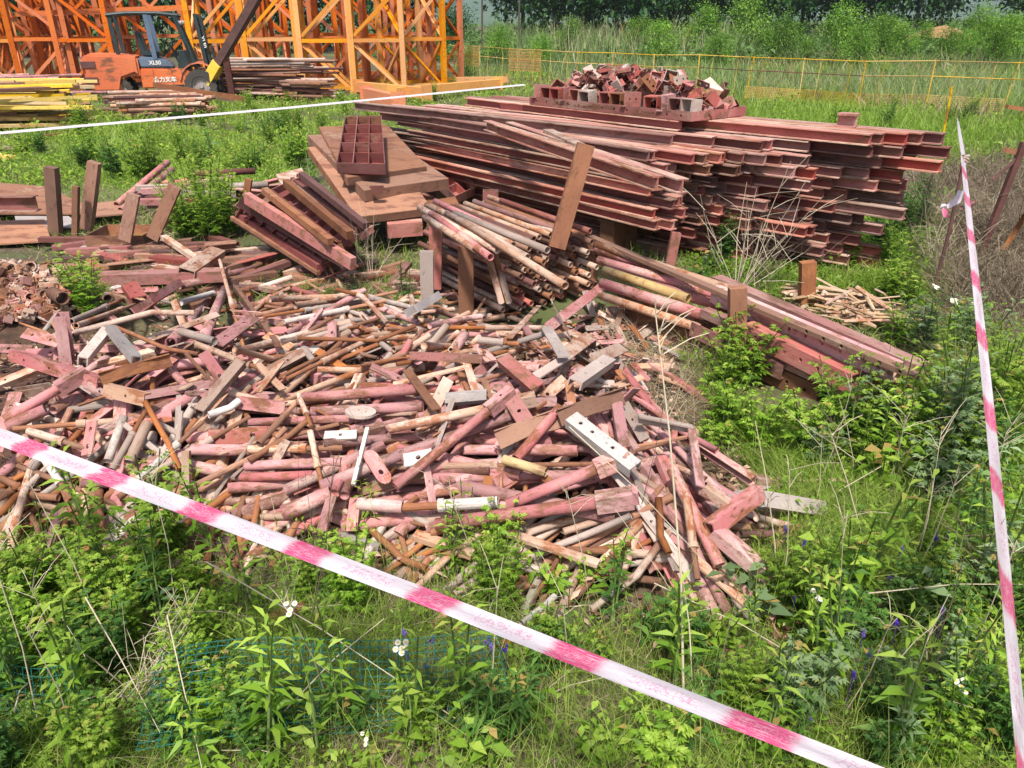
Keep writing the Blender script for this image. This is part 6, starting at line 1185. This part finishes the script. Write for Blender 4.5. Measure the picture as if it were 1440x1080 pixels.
def ribbon(name, rows, width, label, u0=0., n=60, sag=0.0, seed=1, ks=1.0):
    """rows: (px, py, depth, shown half width px) ; the tape leans so that its real width fits"""
    C = []; rg = random.Random(seed)
    for k in range(n + 1):
        s = k / n * (len(rows) - 1); i = min(int(s), len(rows) - 2); f = s - i; A, B = rows[i], rows[i + 1]
        c = atd(A[0], A[1], A[2]).lerp(atd(B[0], B[1], B[2]), f); hw = A[3] + (B[3] - A[3]) * f; C.append((c - Vector((0, 0, sag * math.sin(math.pi * k / n))), hw))
    vs, uvs, fs = [], [], []; d = 0
    for k, (c, hw) in enumerate(C):
        tg = (C[min(k + 1, n)][0] - C[max(k - 1, 0)][0]).normalized(); vw = (c - CC); dep = vw.dot(CF); vw.normalize(); ac = tg.cross(vw).normalized(); ac = ac if ac.z > 0 else -ac
        a = min(hw * dep / F, width * .499); oo = math.sqrt((width / 2) ** 2 - a * a); nv = ac.cross(tg).normalized(); nv = nv if nv.dot(vw) > 0 else -nv
        wob = .003 * math.sin(k * .37 + seed) + .0022 * math.sin(k * .83 + 2 * seed) + .0012 * math.sin(k * 2.3)
        off = ac * a + nv * oo
        if k: d += (c - C[k - 1][0]).length
        for j in range(5): g = j / 4 * 2 - 1; vs.append(c + off * g + nv * (.0065 * math.sin(j * 1.7 + k * .31 + seed) + .003 * math.sin(j * 2.9 - k * .77) + wob)); uvs.append((u0 + d * ks, j / 4))
    for k in range(n):
        for j in range(4): q = k * 5 + j; fs.append((q, q + 1, q + 6, q + 5))
    me = bpy.data.meshes.new(name); me.from_pydata(vs, [], fs); ul = me.uv_layers.new(name='UVMap')
    for p_ in me.polygons:
        p_.use_smooth = True
        for li in p_.loop_indices: ul.data[li].uv = uvs[me.loops[li].vertex_index]
    me.materials.append(TM); return tag(link(bpy.data.objects.new(name, me)), label, 'tape', 'lengths of barrier tape')
ribbon('barrier_tape', [(-260, 519, 2.5, 10.5), (0, 614, 2.1, 11.5), (600, 840, 1.5, 12), (1225, 1087, 1.05, 13.5), (1500, 1195, .9, 15)], .055, 'pink and white barrier tape slanting across in front of the heap', .1, 90)
kp = at(1354, 222, .98); kd = (kp - CC).dot(CF)
ribbon('barrier_tape', [(1354, 222, kd, 2.2), (1394, 600, 2.55, 6.2), (1432, 1000, 1.25, 7.5), (1452, 1190, 1.0, 9)], .06, 'pink and white barrier tape running from the knotted stake to the lower right corner', .05, 90, 0, 2, .52)
ribbon('barrier_tape', [(1347, 168, kd + 2.6, .8), (1350, 190, kd + 1.2, 2.0), (1355, 219, kd, 2.6)], .05, 'loose white tape end flying up behind the knotted stake', .16, 14, 0, 3, .0)
ribbon('barrier_tape', [(-160, 203, 8.6, 3.4), (0, 187, 9.2, 1.7), (400, 152, 11.2, 1.4), (738, 119, 13.4, 1.1)], .06, 'thin white tape stretched across the meadow behind the panels', .16, 60, .0, 4, .0)
ribbon('barrier_tape', [(1352, 268, kd - .3, 4), (1346, 282, kd - .3, 5), (1336, 289, kd - .3, 3), (1327, 290, kd - .32, 4), (1331, 306, kd - .33, 3)], .05, 'torn strip of tape hanging beside the knotted stake', .0, 16, 0, 5)
KS = empty('knotted_stake', (kp.x + .02, kp.y, 0)); tag(KS, 'grey stake at the end of the tall beam stack with tape knotted round its top', 'stake'); MB().path([(0, 0, 0), (.01, 0, .5), (-.01, 0, 1.0)], [.014, .013, .012], 8).build('stake', M['dark'], KS)
b = MB()
for k in range(5): a = k * .9; b.path([(.02 * math.cos(a + j * .8), .02 * math.sin(a + j * .8), .94 + .012 * k + .01 * math.sin(j)) for j in range(6)], .008, 5)
b.build('tape_knot', M['cream'], KS)
# ------------------------------------------------------------------ teal wire netting
b = MB(); c0 = [at(230, 915, .19), at(700, 890, .20), at(720, 1010, .08), at(190, 1050, .07)]; nx, ny = 36, 14
def wp(u, v): p = c0[0].lerp(c0[1], u).lerp(c0[3].lerp(c0[2], u), v); p.z += .02 * math.sin(u * 7) + .015 * math.sin(v * 5 + u * 3); return p
for i in range(nx + 1): b.path([wp(i / nx, j / 6) for j in range(7)], .0015, 4)
for j in range(ny + 1): b.path([wp(i / 12, j / ny) for i in range(13)], .0015, 4)
tag(b.build('wire_netting', M['wire']), 'teal plastic-coated wire netting lying in the weeds under the tape', 'netting')
b = MB(); c0 = [at(-60, 945, .14), at(110, 935, .12), at(120, 1000, .05), at(-60, 1010, .05)]
for i in range(16): b.path([wp(i / 15, j / 6) for j in range(7)], .0011, 4)
for j in range(8): b.path([wp(i / 12, j / 7) for i in range(13)], .0011, 4)
tag(b.build('wire_netting', M['wire']), 'small teal netting end half buried at the left frame edge', 'netting')
for (a, c, r_, m, l) in (((640, 1000), (718, 992), .018, 'stick', 'rotten brown wood piece beside the netting'), ((1060, 800), (1058, 765), .01, 'stick', 'wood chip at the heap end')):
    p0, p1 = at(*a, .04), at(*c, .05); tag(MB().path([p0, (p0 + p1) / 2 + Vector((0, 0, .006)), p1], [r_, r_ * 1.1, r_ * .8], 7).build('wood_piece', M[m]), l, 'wood')

# ------------------------------------------------------------------ air
def haze():
    z0, z1 = -3.2, 44.0; b = MB().box((0, 700, (z0 + z1) / 2), (3600, 2000, z1 - z0)); me = b.mesh('haze', [bpy.data.materials.new('haze')]); m = me.materials[0]; m.use_nodes = True; nt = m.node_tree; nt.nodes.clear()
    v = nt.nodes.new('ShaderNodeVolumePrincipled'); o = nt.nodes.new('ShaderNodeOutputMaterial'); v.inputs['Color'].default_value = (.80, .87, .95, 1); v.inputs['Density'].default_value = .0004; v.inputs['Anisotropy'].default_value = .2
    nt.links.new(v.outputs[0], o.inputs['Volume']); tag(link(bpy.data.objects.new('haze', me)), 'thin pale air over the yard', kind='stuff')
haze()
